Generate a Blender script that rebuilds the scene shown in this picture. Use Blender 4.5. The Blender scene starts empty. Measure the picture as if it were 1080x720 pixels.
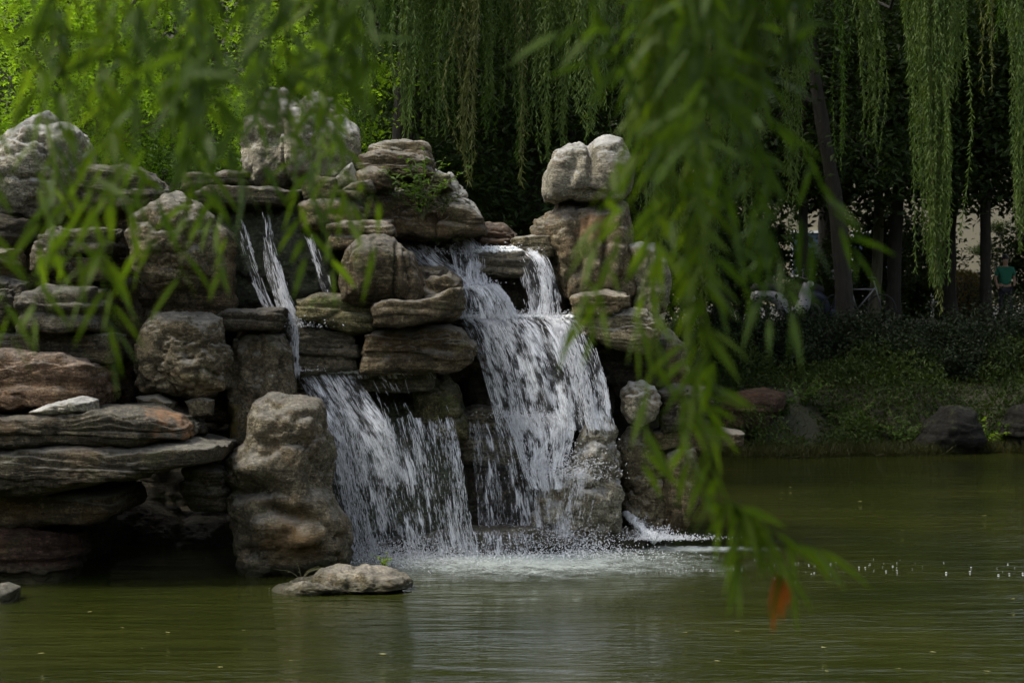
import bpy, bmesh, math, random
import numpy as np
from mathutils import Vector, Matrix

random.seed(7)
RNG = np.random.default_rng(11)
R = math.radians
scene = bpy.context.scene
COL = scene.collection

# ------------------------------------------------------------------ camera
CAM_Z = 2.6
FPX = 2100.0                       # focal length in pixels of the 1080 px wide photograph
PITCH = math.atan(30 / FPX)
cam_d = bpy.data.cameras.new("camera")
cam = bpy.data.objects.new("camera", cam_d)
COL.objects.link(cam)
cam.location = (0, 0, CAM_Z)
cam.rotation_euler = (math.pi / 2 - PITCH, 0, 0)
cam_d.lens = 70
cam_d.sensor_width = 36
cam_d.clip_start = 0.1
cam_d.clip_end = 1000
cam_d.dof.use_dof = True
cam_d.dof.focus_distance = 21.5
cam_d.dof.aperture_fstop = 4.2
scene.camera = cam

# ------------------------------------------------------------------ light
SUN_EL, SUN_AZ = 60, 258            # azimuth clockwise from +Y: high and to the left of the camera
world = bpy.data.worlds.new("World")
scene.world = world
world.use_nodes = True
wn = world.node_tree
sky = wn.nodes.new("ShaderNodeTexSky")
sky.sky_type = 'NISHITA'
sky.sun_disc = False
sky.sun_elevation = R(SUN_EL)
sky.sun_rotation = R(SUN_AZ)
sky.air_density = 1.0
sky.dust_density = 3.0
sky.ozone_density = 1.0
bg = wn.nodes["Background"]
bg.inputs[1].default_value = 0.14
hs = wn.nodes.new("ShaderNodeHueSaturation")      # thin cloud veil: a paler sky
hs.inputs["Saturation"].default_value = 0.38
wn.links.new(sky.outputs[0], hs.inputs["Color"])
wn.links.new(hs.outputs[0], bg.inputs[0])

sun_d = bpy.data.lights.new("sun", 'SUN')
sun = bpy.data.objects.new("sun", sun_d)
COL.objects.link(sun)
sun_d.energy = 2.0
sun_d.angle = R(18)
sun_d.color = (1.0, 0.93, 0.80)
sd = Vector((math.sin(R(SUN_AZ)) * math.cos(R(SUN_EL)), math.cos(R(SUN_AZ)) * math.cos(R(SUN_EL)), math.sin(R(SUN_EL))))
sun.rotation_euler = sd.to_track_quat('Z', 'Y').to_euler()

scene.view_settings.view_transform = 'Standard'
scene.view_settings.look = 'None'
scene.view_settings.exposure = 0.92
scene.view_settings.gamma = 1
scene.view_settings.use_curve_mapping = False
scene.render.engine = 'CYCLES'
scene.cycles.use_denoising = True
scene.cycles.max_bounces = 6
scene.cycles.diffuse_bounces = 3
scene.cycles.glossy_bounces = 3
scene.cycles.transmission_bounces = 3
scene.cycles.transparent_max_bounces = 12
scene.cycles.caustics_reflective = False
scene.cycles.caustics_refractive = False
scene.cycles.use_adaptive_sampling = True
scene.cycles.adaptive_threshold = 0.02

# ------------------------------------------------------------------ helpers
SP, CP = math.sin(PITCH), math.cos(PITCH)


def P(px, py, Y):
    """pixel of the 1080x720 photograph at depth Y (world +Y) -> world point"""
    a = (px - 540) / FPX
    b = (360 - py) / FPX
    fy = CP + b * SP
    fz = -SP + b * CP
    t = Y / fy
    return np.array([a * t, Y, CAM_Z + fz * t])


def tag(o, label=None, cat=None, group=None, kind=None):
    if label: o["label"] = label
    if cat: o["category"] = cat
    if group: o["group"] = group
    if kind: o["kind"] = kind
    return o


def empty(name, loc=(0, 0, 0)):
    o = bpy.data.objects.new(name, None)
    o.empty_display_size = 0.2
    o.location = loc
    COL.objects.link(o)
    return o


def mesh_obj(name, V, F, mat, loc=(0, 0, 0), parent=None, smooth=True, uv=None):
    """V (n,3) in world coordinates, F (m,k) with constant k. The mesh is stored relative to loc."""
    V = np.asarray(V, dtype=np.float64)
    F = np.asarray(F, dtype=np.int32)
    me = bpy.data.meshes.new(name)
    n, (m, k) = len(V), F.shape
    me.vertices.add(n)
    me.vertices.foreach_set("co", (V - np.asarray(loc)).astype(np.float32).ravel())
    me.loops.add(m * k)
    me.loops.foreach_set("vertex_index", F.ravel())
    me.polygons.add(m)
    me.polygons.foreach_set("loop_start", np.arange(0, m * k, k, dtype=np.int32))
    me.polygons.foreach_set("loop_total", np.full(m, k, dtype=np.int32))
    me.polygons.foreach_set("use_smooth", np.full(m, smooth, dtype=bool))
    if uv is not None:
        l = me.uv_layers.new(name="UVMap")
        l.data.foreach_set("uv", np.asarray(uv, dtype=np.float32)[F.ravel()].ravel())
    me.update(calc_edges=True)
    me.validate()
    if mat is not None: me.materials.append(mat)
    o = bpy.data.objects.new(name, me)
    o.location = loc
    COL.objects.link(o)
    if parent is not None:
        o.parent = parent
        o.location = np.asarray(loc) - np.asarray(parent["_w"] if "_w" in parent else parent.location)
    return o


def root(name, loc, label, cat, group=None):
    return tag(empty(name, tuple(float(c) for c in loc)), label, cat, group)


class MB:
    """collects simple solids with quads"""
    def __init__(s): s.V, s.F, s.n = [], [], 0

    def add(s, V, F):
        s.V.append(np.asarray(V, float)); s.F.append(np.asarray(F, int) + s.n); s.n += len(V)

    def box(s, c, size, rz=0.0):
        c = np.asarray(c, float); h = np.asarray(size, float) / 2
        q = np.array([[x, y, z] for x in (-1, 1) for y in (-1, 1) for z in (-1, 1)]) * h
        cr, sr = math.cos(rz), math.sin(rz)
        q = np.stack([q[:, 0] * cr - q[:, 1] * sr, q[:, 0] * sr + q[:, 1] * cr, q[:, 2]], 1) + c
        s.add(q, [[0, 1, 3, 2], [4, 6, 7, 5], [0, 4, 5, 1], [2, 3, 7, 6], [0, 2, 6, 4], [1, 5, 7, 3]])

    def tube(s, pts, rad, sides=8, rough=0.0, cap=True):
        pts = np.asarray(pts, float); n = len(pts)
        rad = np.broadcast_to(np.asarray(rad, float), (n,))
        T = np.gradient(pts, axis=0); T /= np.linalg.norm(T, axis=1)[:, None] + 1e-9
        ref = np.array([0.3, 1, 0.1]) if abs(T[0][1]) < 0.8 else np.array([1, 0, 0.2])
        A = np.cross(T, ref); A /= np.linalg.norm(A, axis=1)[:, None] + 1e-9
        B = np.cross(T, A)
        ang = np.linspace(0, 2 * np.pi, sides, endpoint=False)
        rr = rad[:, None] * (1 + rough * RNG.normal(size=(n, sides)))
        V = pts[:, None] + rr[..., None] * (np.cos(ang)[None, :, None] * A[:, None] + np.sin(ang)[None, :, None] * B[:, None])
        i = np.arange(n - 1)[:, None] * sides; j = np.arange(sides)[None]; k = (j + 1) % sides
        F = np.stack([i + j, i + k, i + k + sides, i + j + sides], -1).reshape(-1, 4)
        V = V.reshape(-1, 3)
        if cap:
            V = np.vstack([V, pts[0], pts[-1]])
            a, b = n * sides, n * sides + 1
            jj = np.arange(0, sides, 2)
            c1 = np.stack([np.full(len(jj), a), (jj + 2) % sides, jj + 1, jj], 1)
            o = (n - 1) * sides
            c2 = np.stack([np.full(len(jj), b), o + jj, o + jj + 1, o + (jj + 2) % sides], 1)
            F = np.vstack([F, c1, c2])
        s.add(V, F)

    def ball(s, c, r, nu=16, nv=10):
        c = np.asarray(c, float); r = np.broadcast_to(np.asarray(r, float), (3,))
        th = np.linspace(0.02, np.pi - 0.02, nv); ph = np.linspace(0, 2 * np.pi, nu, endpoint=False)
        V = np.stack([np.sin(th)[:, None] * np.cos(ph), np.sin(th)[:, None] * np.sin(ph), np.cos(th)[:, None] * np.ones(nu)], -1).reshape(-1, 3) * r + c
        i = np.arange(nv - 1)[:, None] * nu; j = np.arange(nu)[None]; k = (j + 1) % nu
        s.add(V, np.stack([i + j, i + j + nu, i + k + nu, i + k], -1).reshape(-1, 4))

    def build(s, name, mat, loc=(0, 0, 0), parent=None, smooth=True):
        return mesh_obj(name, np.vstack(s.V), np.vstack(s.F), mat, loc, parent, smooth)


# ---- lattice noise
_T = RNG.random((64, 64, 64)).astype(np.float32) * 2 - 1


def vnoise(p):
    i = np.floor(p).astype(np.int64); f = (p - i).astype(np.float32)
    f = f * f * f * (f * (f * 6 - 15) + 10)
    a = i & 63; b = (i + 1) & 63
    x0, y0, z0 = a.T; x1, y1, z1 = b.T
    fx, fy, fz = f.T
    c00 = _T[x0, y0, z0] * (1 - fx) + _T[x1, y0, z0] * fx
    c10 = _T[x0, y1, z0] * (1 - fx) + _T[x1, y1, z0] * fx
    c01 = _T[x0, y0, z1] * (1 - fx) + _T[x1, y0, z1] * fx
    c11 = _T[x0, y1, z1] * (1 - fx) + _T[x1, y1, z1] * fx
    return (c00 * (1 - fy) + c10 * fy) * (1 - fz) + (c01 * (1 - fy) + c11 * fy) * fz


def fbm(p, octaves=4, gain=0.5):
    s, a = 0, 1.0; tot = 0
    for k in range(octaves):
        s = s + a * vnoise(p + 17.3 * k); tot += a
        p = p * 2.03; a *= gain
    return s / tot


def smoothstep(a, b, x):
    t = np.clip((x - a) / (b - a), 0, 1)
    return t * t * (3 - 2 * t)


# ------------------------------------------------------------------ materials
def new_mat(name):
    m = bpy.data.materials.new(name); m.use_nodes = True
    nt = m.node_tree
    b = nt.nodes["Principled BSDF"]
    return m, nt, b


def N(nt, t, **kw):
    n = nt.nodes.new(t)
    for k, v in kw.items():
        if k.startswith("i_"):
            n.inputs[k[2:].replace("_", " ")].default_value = v
        else:
            setattr(n, k, v)
    return n


def ramp(nt, src, stops):
    r = nt.nodes.new("ShaderNodeValToRGB")
    e = r.color_ramp.elements
    while len(e) < len(stops): e.new(0.5)
    for el, (p, c) in zip(e, stops):
        el.position = p
        el.color = (c, c, c, 1) if not hasattr(c, "__len__") else (*c, 1)
    nt.links.new(src, r.inputs[0])
    return r.outputs[0]


def mixc(nt, fac, a, b, mode='MIX'):
    m = nt.nodes.new("ShaderNodeMix"); m.data_type = 'RGBA'; m.blend_type = mode
    for s, v in ((m.inputs[0], fac), (m.inputs[6], a), (m.inputs[7], b)):
        if hasattr(v, "links") or hasattr(v, "node"): nt.links.new(v, s)
        else: s.default_value = v if not hasattr(v, "__len__") else (*v, 1)[:4]
    return m.outputs[2]


def math_(nt, op, a, b=0.0):
    m = nt.nodes.new("ShaderNodeMath"); m.operation = op
    for s, v in ((m.inputs[0], a), (m.inputs[1], b)):
        if hasattr(v, "node"): nt.links.new(v, s)
        else: s.default_value = v
    return m.outputs[0]


def coords(nt, rand=True, scale=(1, 1, 1)):
    tc = N(nt, "ShaderNodeTexCoord")
    out = tc.outputs["Object"]
    if rand:
        oi = N(nt, "ShaderNodeObjectInfo")
        m = math_(nt, 'MULTIPLY', oi.outputs["Random"], 37.0)
        c = N(nt, "ShaderNodeCombineXYZ")
        nt.links.new(m, c.inputs[0]); nt.links.new(m, c.inputs[1])
        a = N(nt, "ShaderNodeVectorMath", operation='ADD')
        nt.links.new(out, a.inputs[0]); nt.links.new(c.outputs[0], a.inputs[1])
        out = a.outputs[0]
    return out


def scaled(nt, v, s):
    m = N(nt, "ShaderNodeMapping"); m.inputs["Scale"].default_value = s
    nt.links.new(v, m.inputs[0]); return m.outputs[0]


def noise(nt, v, scale, detail=6, rough=0.6, dist=0.0):
    n = N(nt, "ShaderNodeTexNoise"); n.inputs["Scale"].default_value = scale
    n.inputs["Detail"].default_value = detail; n.inputs["Roughness"].default_value = rough
    n.inputs["Distortion"].default_value = dist
    nt.links.new(v, n.inputs["Vector"]); return n.outputs["Fac"]


def rock_mat(name, c1, c2, c3=None, wet=0.0, strata=0.5, top=0.0, lichen=0.2, rust=0.0, lichen_col=(0.10, 0.12, 0.035), bump=1.0, stain=None, stain_r=0.4, stain_col=(0.30, 0.14, 0.045)):
    """c1/c2 stone tones, c3 dark mineral tone"""
    c3 = c3 or tuple(x * 0.35 for x in c1)
    m, nt, b = new_mat(name)
    co = coords(nt)
    big = noise(nt, co, 2.2, 5, 0.6)
    col = mixc(nt, ramp(nt, big, [(0.36, 0), (0.62, 1)]), c1, c2)
    # bedding bands
    st = noise(nt, scaled(nt, co, (1.2, 1.2, 16)), 1.6, 6, 0.62, 0.4)
    col = mixc(nt, math_(nt, 'MULTIPLY', ramp(nt, st, [(0.42, 1), (0.52, 0), (1, 0)]), strata), col, c3)
    # fine speckle and pits
    sp = noise(nt, co, 42, 4, 0.7)
    col = mixc(nt, math_(nt, 'MULTIPLY', ramp(nt, sp, [(0.40, 1), (0.50, 0), (1, 0)]), 0.75), col, c3)
    sp2 = noise(nt, co, 26, 3, 0.7)
    col = mixc(nt, math_(nt, 'MULTIPLY', ramp(nt, sp2, [(0.54, 0), (0.66, 1)]), 0.55), col, tuple(min(0.75, x * 1.7) for x in c2))
    # thin dark wrinkles
    vn = noise(nt, scaled(nt, co, (1, 1, 3.2)), 7.0, 5, 0.6, 1.2)
    vl = ramp(nt, math_(nt, 'ABSOLUTE', math_(nt, 'SUBTRACT', vn, 0.5)), [(0.0, 1), (0.035, 0), (1, 0)])
    col = mixc(nt, math_(nt, 'MULTIPLY', vl, 0.7), col, c3)
    # dark crusts, hand-sized
    cr_ = noise(nt, co, 7.5, 8, 0.72, 0.4)
    col = mixc(nt, math_(nt, 'MULTIPLY', ramp(nt, cr_, [(0.42, 1), (0.52, 0), (1, 0)]), 0.6), col, c3)
    # dark dribble streaks down the face
    dr = noise(nt, scaled(nt, co, (7, 7, 0.7)), 1.0, 5, 0.65, 0.5)
    col = mixc(nt, math_(nt, 'MULTIPLY', ramp(nt, dr, [(0.52, 0), (0.63, 1)]), 0.6), col, tuple(x * 0.55 for x in c1))
    if rust > 0:
        ru = noise(nt, co, 1.7, 4, 0.6, 0.6)
        col = mixc(nt, math_(nt, 'MULTIPLY', ramp(nt, ru, [(0.54, 0), (0.66, 1)]), rust), col, (0.30, 0.15, 0.05))
    if stain:      # one iron or lichen stain at its own place on the stone
        tcs = N(nt, "ShaderNodeTexCoord"); dd = N(nt, "ShaderNodeVectorMath", operation='DISTANCE')
        nt.links.new(tcs.outputs["Object"], dd.inputs[0]); dd.inputs[1].default_value = stain
        q = math_(nt, 'DIVIDE', dd.outputs["Value"], stain_r * 2)
        q = math_(nt, 'ADD', q, math_(nt, 'MULTIPLY', math_(nt, 'SUBTRACT', noise(nt, co, 6, 6, .7), .5), 1.2))
        col = mixc(nt, math_(nt, 'MULTIPLY', ramp(nt, q, [(0.25, 1), (0.55, 0)]), .8), col, stain_col)
    if lichen > 0:
        li = noise(nt, co, 3.3, 7, 0.7, 0.3)
        col = mixc(nt, math_(nt, 'MULTIPLY', ramp(nt, li, [(0.55, 0), (0.66, 1)]), lichen), col, lichen_col)
    if top > 0:   # paler grey mixed into the upper faces, broken up by noise
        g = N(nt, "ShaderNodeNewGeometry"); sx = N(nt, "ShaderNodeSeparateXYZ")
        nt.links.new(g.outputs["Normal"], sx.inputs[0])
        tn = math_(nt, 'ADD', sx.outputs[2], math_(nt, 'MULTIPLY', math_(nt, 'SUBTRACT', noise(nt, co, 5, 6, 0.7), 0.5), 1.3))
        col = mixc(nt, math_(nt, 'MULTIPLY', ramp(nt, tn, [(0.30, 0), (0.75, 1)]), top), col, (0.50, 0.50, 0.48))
    # wetted band with algae just above the pond
    gp = N(nt, "ShaderNodeNewGeometry"); sz = N(nt, "ShaderNodeSeparateXYZ"); nt.links.new(gp.outputs["Position"], sz.inputs[0])
    band = ramp(nt, math_(nt, 'ADD', sz.outputs[2], math_(nt, 'MULTIPLY', math_(nt, 'SUBTRACT', noise(nt, co, 3, 4, .6), .5), .5)), [(0.05, 1), (0.24, 0)])
    col = mixc(nt, math_(nt, 'MULTIPLY', band, .8), col, (0.030, 0.032, 0.014))
    # per-stone tone
    oi = N(nt, "ShaderNodeObjectInfo")
    hs = N(nt, "ShaderNodeHueSaturation")
    nt.links.new(col, hs.inputs["Color"])
    mr = N(nt, "ShaderNodeMapRange"); mr.inputs[3].default_value = 0.78; mr.inputs[4].default_value = 1.22
    nt.links.new(oi.outputs["Random"], mr.inputs[0]); nt.links.new(mr.outputs[0], hs.inputs["Value"])
    nt.links.new(hs.outputs[0], b.inputs["Base Color"])
    rr = ramp(nt, big, [(0.3, 0.95 - 0.75 * wet), (0.7, 0.8 - 0.5 * wet)])
    rr = math_(nt, 'MULTIPLY', rr, math_(nt, 'SUBTRACT', 1.0, math_(nt, 'MULTIPLY', band, .6)))
    nt.links.new(rr, b.inputs["Roughness"])
    b.inputs["Specular IOR Level"].default_value = 0.25 + 0.35 * wet
    # bump: wrinkles, grain
    wr = noise(nt, scaled(nt, co, (1, 1, 2.6)), 13, 8, 0.66, 0.8)
    gr = noise(nt, co, 75, 5, 0.7)
    crk = N(nt, "ShaderNodeTexVoronoi", feature='DISTANCE_TO_EDGE'); crk.inputs["Scale"].default_value = 3.2
    dn = N(nt, "ShaderNodeTexNoise"); dn.inputs["Scale"].default_value = 3.0; dn.inputs["Detail"].default_value = 5
    nt.links.new(co, dn.inputs["Vector"])
    dv = N(nt, "ShaderNodeVectorMath", operation='MULTIPLY_ADD')
    nt.links.new(dn.outputs["Color"], dv.inputs[0]); dv.inputs[1].default_value = (0.7, 0.7, 0.7); nt.links.new(co, dv.inputs[2])
    nt.links.new(dv.outputs[0], crk.inputs["Vector"])
    ck = ramp(nt, crk.outputs["Distance"], [(0.0, 0), (0.035, 1)])
    h = math_(nt, 'ADD', math_(nt, 'MULTIPLY', wr, 1.0), math_(nt, 'MULTIPLY', gr, 0.42))
    h = math_(nt, 'ADD', h, math_(nt, 'MULTIPLY', st, 0.9 * strata))
    h = math_(nt, 'ADD', h, math_(nt, 'MULTIPLY', ck, 0.14))
    h = math_(nt, 'SUBTRACT', h, math_(nt, 'MULTIPLY', vl, 0.30))
    bp = N(nt, "ShaderNodeBump"); bp.inputs["Strength"].default_value = 0.9 * bump; bp.inputs["Distance"].default_value = 0.045
    nt.links.new(h, bp.inputs["Height"]); nt.links.new(bp.outputs[0], b.inputs["Normal"])
    return m


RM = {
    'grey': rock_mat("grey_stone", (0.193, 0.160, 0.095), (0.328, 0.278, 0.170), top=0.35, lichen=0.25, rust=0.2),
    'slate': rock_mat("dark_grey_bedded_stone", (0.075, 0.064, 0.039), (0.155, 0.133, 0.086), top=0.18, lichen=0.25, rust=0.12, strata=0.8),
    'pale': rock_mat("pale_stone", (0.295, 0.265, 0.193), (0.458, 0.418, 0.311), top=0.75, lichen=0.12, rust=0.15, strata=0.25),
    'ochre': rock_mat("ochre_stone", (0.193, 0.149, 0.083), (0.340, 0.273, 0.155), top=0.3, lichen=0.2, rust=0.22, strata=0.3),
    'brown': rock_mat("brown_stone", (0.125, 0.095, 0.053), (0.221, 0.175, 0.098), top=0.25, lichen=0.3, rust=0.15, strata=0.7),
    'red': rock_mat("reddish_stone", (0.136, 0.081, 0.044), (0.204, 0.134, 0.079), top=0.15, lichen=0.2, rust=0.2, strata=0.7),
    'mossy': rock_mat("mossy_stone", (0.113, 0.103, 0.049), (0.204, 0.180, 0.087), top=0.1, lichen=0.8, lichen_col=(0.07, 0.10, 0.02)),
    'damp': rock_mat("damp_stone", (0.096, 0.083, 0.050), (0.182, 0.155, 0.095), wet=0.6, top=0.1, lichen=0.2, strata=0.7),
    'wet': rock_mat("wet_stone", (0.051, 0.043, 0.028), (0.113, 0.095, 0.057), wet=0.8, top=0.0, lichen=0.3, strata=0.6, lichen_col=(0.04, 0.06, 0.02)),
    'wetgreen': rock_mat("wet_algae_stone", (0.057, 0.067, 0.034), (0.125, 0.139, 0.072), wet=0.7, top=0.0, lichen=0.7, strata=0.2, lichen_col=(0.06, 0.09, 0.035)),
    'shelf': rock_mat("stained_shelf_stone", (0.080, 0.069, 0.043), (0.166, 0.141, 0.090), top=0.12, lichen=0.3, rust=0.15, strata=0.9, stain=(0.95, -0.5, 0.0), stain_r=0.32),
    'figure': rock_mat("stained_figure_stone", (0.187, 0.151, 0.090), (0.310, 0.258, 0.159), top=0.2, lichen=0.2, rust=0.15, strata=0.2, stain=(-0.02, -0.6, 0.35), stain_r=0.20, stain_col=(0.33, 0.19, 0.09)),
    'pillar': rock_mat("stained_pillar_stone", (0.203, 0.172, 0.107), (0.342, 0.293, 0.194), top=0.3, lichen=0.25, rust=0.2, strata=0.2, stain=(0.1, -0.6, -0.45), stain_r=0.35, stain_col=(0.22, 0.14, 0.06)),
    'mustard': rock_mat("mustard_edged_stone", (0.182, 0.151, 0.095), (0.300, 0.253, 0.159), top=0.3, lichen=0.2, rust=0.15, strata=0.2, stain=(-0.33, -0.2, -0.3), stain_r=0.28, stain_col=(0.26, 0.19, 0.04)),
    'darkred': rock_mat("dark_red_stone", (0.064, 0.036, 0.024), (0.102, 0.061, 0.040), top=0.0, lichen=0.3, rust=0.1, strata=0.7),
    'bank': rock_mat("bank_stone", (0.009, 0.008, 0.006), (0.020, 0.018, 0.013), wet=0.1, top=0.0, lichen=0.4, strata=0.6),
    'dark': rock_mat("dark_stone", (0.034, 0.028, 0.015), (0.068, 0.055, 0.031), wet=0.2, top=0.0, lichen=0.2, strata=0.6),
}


def leaf_mat(name, c1, c2, trans=0.35, rough=0.5, scale=1.5):
    m, nt, b = new_mat(name)
    co = coords(nt, False)
    n = noise(nt, co, scale, 3, 0.6)
    n2 = noise(nt, co, 23.0, 2, 0.6)
    f = math_(nt, 'ADD', math_(nt, 'MULTIPLY', n, 0.5), math_(nt, 'MULTIPLY', n2, 0.5))
    col = mixc(nt, ramp(nt, f, [(0.36, 0), (0.64, 1)]), c1, c2)
    nt.links.new(col, b.inputs["Base Color"])
    b.inputs["Roughness"].default_value = rough
    b.inputs["Specular IOR Level"].default_value = 0.15
    tr = N(nt, "ShaderNodeBsdfTranslucent")
    tcol = mixc(nt, 1.0, col, (1.6, 1.7, 0.55), 'MULTIPLY')
    nt.links.new(tcol, tr.inputs[0])
    mx = N(nt, "ShaderNodeMixShader"); mx.inputs[0].default_value = trans
    nt.links.new(b.outputs[0], mx.inputs[1]); nt.links.new(tr.outputs[0], mx.inputs[2])
    nt.links.new(mx.outputs[0], nt.nodes["Material Output"].inputs[0])
    return m


LM = {
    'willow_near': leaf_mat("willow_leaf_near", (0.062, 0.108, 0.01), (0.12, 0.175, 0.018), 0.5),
    'willow_near_shaded': leaf_mat("willow_leaf_shaded", (0.036, 0.07, 0.011), (0.07, 0.115, 0.016), 0.45),  # darker copy of the near leaf: silhouette shade put into its colour
    'willow_far': leaf_mat("willow_leaf_far", (0.052, 0.092, 0.022), (0.11, 0.155, 0.04), 0.36),
    'willow_olive': leaf_mat("willow_leaf_olive", (0.09, 0.11, 0.035), (0.16, 0.17, 0.06), 0.35),
    'bright': leaf_mat("yellow_green_leaf", (0.14, 0.25, 0.018), (0.3, 0.42, 0.045), 0.55, scale=0.8),
    'green': leaf_mat("green_leaf", (0.04, 0.08, 0.015), (0.085, 0.145, 0.022), 0.4),
    'deep': leaf_mat("deep_green_leaf", (0.016, 0.03, 0.009), (0.038, 0.062, 0.014), 0.25),
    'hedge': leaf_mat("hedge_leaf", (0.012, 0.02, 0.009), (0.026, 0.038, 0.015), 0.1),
    'weed': leaf_mat("weed_leaf", (0.016, 0.03, 0.007), (0.048, 0.07, 0.013), 0.25),
    'grass': leaf_mat("grass_blade", (0.03, 0.035, 0.012), (0.075, 0.07, 0.028), 0.2),
    'rust': leaf_mat("withered_leaf", (0.28, 0.07, 0.015), (0.36, 0.11, 0.02), 0.4),
    'floating': leaf_mat("fallen_leaf", (0.28, 0.27, 0.10), (0.40, 0.38, 0.16), 0.1),
    'privet': leaf_mat("brownish_shrub_leaf", (0.10, 0.085, 0.03), (0.16, 0.13, 0.05), 0.2),
}


def plain(name, col, rough=0.7, metal=0.0, var=0.15, scale=8, bump=0.2):
    m, nt, b = new_mat(name)
    co = coords(nt)
    n = noise(nt, co, scale, 6, 0.65)
    c = mixc(nt, ramp(nt, n, [(0.3, 0), (0.7, 1)]), tuple(x * (1 - var) for x in col), tuple(min(1, x * (1 + var)) for x in col))
    nt.links.new(c, b.inputs["Base Color"])
    b.inputs["Roughness"].default_value = rough; b.inputs["Metallic"].default_value = metal
    bp = N(nt, "ShaderNodeBump"); bp.inputs["Strength"].default_value = bump; bp.inputs["Distance"].default_value = 0.02
    nt.links.new(n, bp.inputs["Height"]); nt.links.new(bp.outputs[0], b.inputs["Normal"])
    return m


def bark_mat(name, c1, c2):
    m, nt, b = new_mat(name)
    co = coords(nt)
    n = noise(nt, scaled(nt, co, (1, 1, 0.2)), 14, 7, 0.7, 0.6)
    nt.links.new(mixc(nt, ramp(nt, n, [(0.35, 0), (0.65, 1)]), c1, c2), b.inputs["Base Color"])
    b.inputs["Roughness"].default_value = 0.95
    bp = N(nt, "ShaderNodeBump"); bp.inputs["Strength"].default_value = 1; bp.inputs["Distance"].default_value = 0.04
    nt.links.new(n, bp.inputs["Height"]); nt.links.new(bp.outputs[0], b.inputs["Normal"])
    return m


BARK_D = bark_mat("dark_bark", (0.013, 0.011, 0.008), (0.032, 0.027, 0.02))
BARK_G = bark_mat("grey_brown_bark", (0.09, 0.08, 0.055), (0.17, 0.15, 0.10))
TWIG = bark_mat("green_brown_twig", (0.07, 0.075, 0.03), (0.11, 0.10, 0.045))


# ------------------------------------------------------------------ ground and water
def ground_h(x, y):
    """height of the land: pond bed, banks, garden, hills added to shut out rear light"""
    shore = 36.7 - 9.5 * (1 - smoothstep(-1.5, 3.0, x)) + 0.5 * np.sin(x * 0.9) * smoothstep(3, 5, x) + 0.25 * np.sin(x * 2.3)
    far = -0.9 + 2.0 * smoothstep(shore - 0.9, shore + 2.8, y) + 1.25 * smoothstep(shore + 2.2, shore + 9, y)
    near = -0.9 + 1.9 * (1 - smoothstep(1.5, 4.5, y))
    h = np.maximum(far, near)
    side = smoothstep(26, 34, np.abs(x + 2)) * 2.6
    h = np.maximum(h, -0.9 + side)
    h = h + 26 * smoothstep(84, 130, y) + 14 * smoothstep(60, 110, np.abs(x)) * smoothstep(-5, 20, y) + 16 * smoothstep(30, 70, -y)  # added rising ground, put there to block rear light and far sky
    return h


gx = np.concatenate([np.linspace(-400, -70, 12)[:-1], np.linspace(-70, 70, 281), np.linspace(70, 400, 12)[1:]])
gy = np.concatenate([np.linspace(-300, -20, 12)[:-1], np.linspace(-20, 90, 221), np.linspace(90, 600, 16)[1:]])
GX, GY = np.meshgrid(gx, gy)
pp = np.stack([GX.ravel(), GY.ravel(), np.zeros(GX.size)], 1)
GZ = ground_h(pp[:, 0], pp[:, 1]) + 0.12 * fbm(pp * 0.7, 4)
V = np.stack([pp[:, 0], pp[:, 1], GZ], 1)
nx = len(gx); i = np.arange(len(gy) - 1)[:, None] * nx; j = np.arange(nx - 1)[None]
F = np.stack([i + j, i + j + 1, i + j + 1 + nx, i + j + nx], -1).reshape(-1, 4)
m, nt, b = new_mat("soil_and_litter")
co = coords(nt, False)
n1 = noise(nt, co, 0.7, 6, 0.7); n2 = noise(nt, co, 12, 6, 0.7)
c = mixc(nt, ramp(nt, n1, [(0.4, 0), (0.6, 1)]), (0.032, 0.027, 0.019), (0.030, 0.038, 0.016))
c = mixc(nt, ramp(nt, n2, [(0.5, 0), (0.7, 0.7)]), c, (0.06, 0.05, 0.032))
nt.links.new(c, b.inputs["Base Color"]); b.inputs["Roughness"].default_value = 0.95
bp = N(nt, "ShaderNodeBump"); bp.inputs["Strength"].default_value = 0.8; bp.inputs["Distance"].default_value = 0.06
nt.links.new(n2, bp.inputs["Height"]); nt.links.new(bp.outputs[0], b.inputs["Normal"])
tag(mesh_obj("ground", V, F, m), kind="structure")

# pond
m, nt, b = new_mat("murky_pond_water")
co = coords(nt, False)
deep = noise(nt, co, 0.35, 4, 0.6)
nt.links.new(mixc(nt, ramp(nt, deep, [(0.35, 0), (0.65, 1)]), (0.014, 0.019, 0.0035), (0.028, 0.032, 0.006)), b.inputs["Base Color"])
b.inputs["Roughness"].default_value = 0.03
b.inputs["IOR"].default_value = 1.333
w1 = noise(nt, scaled(nt, co, (0.35, 1.5, 1)), 2.3, 3, 0.55, 0.5)
w2 = noise(nt, scaled(nt, co, (0.7, 1.9, 1)), 6.5, 3, 0.5, 0.4)
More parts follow.
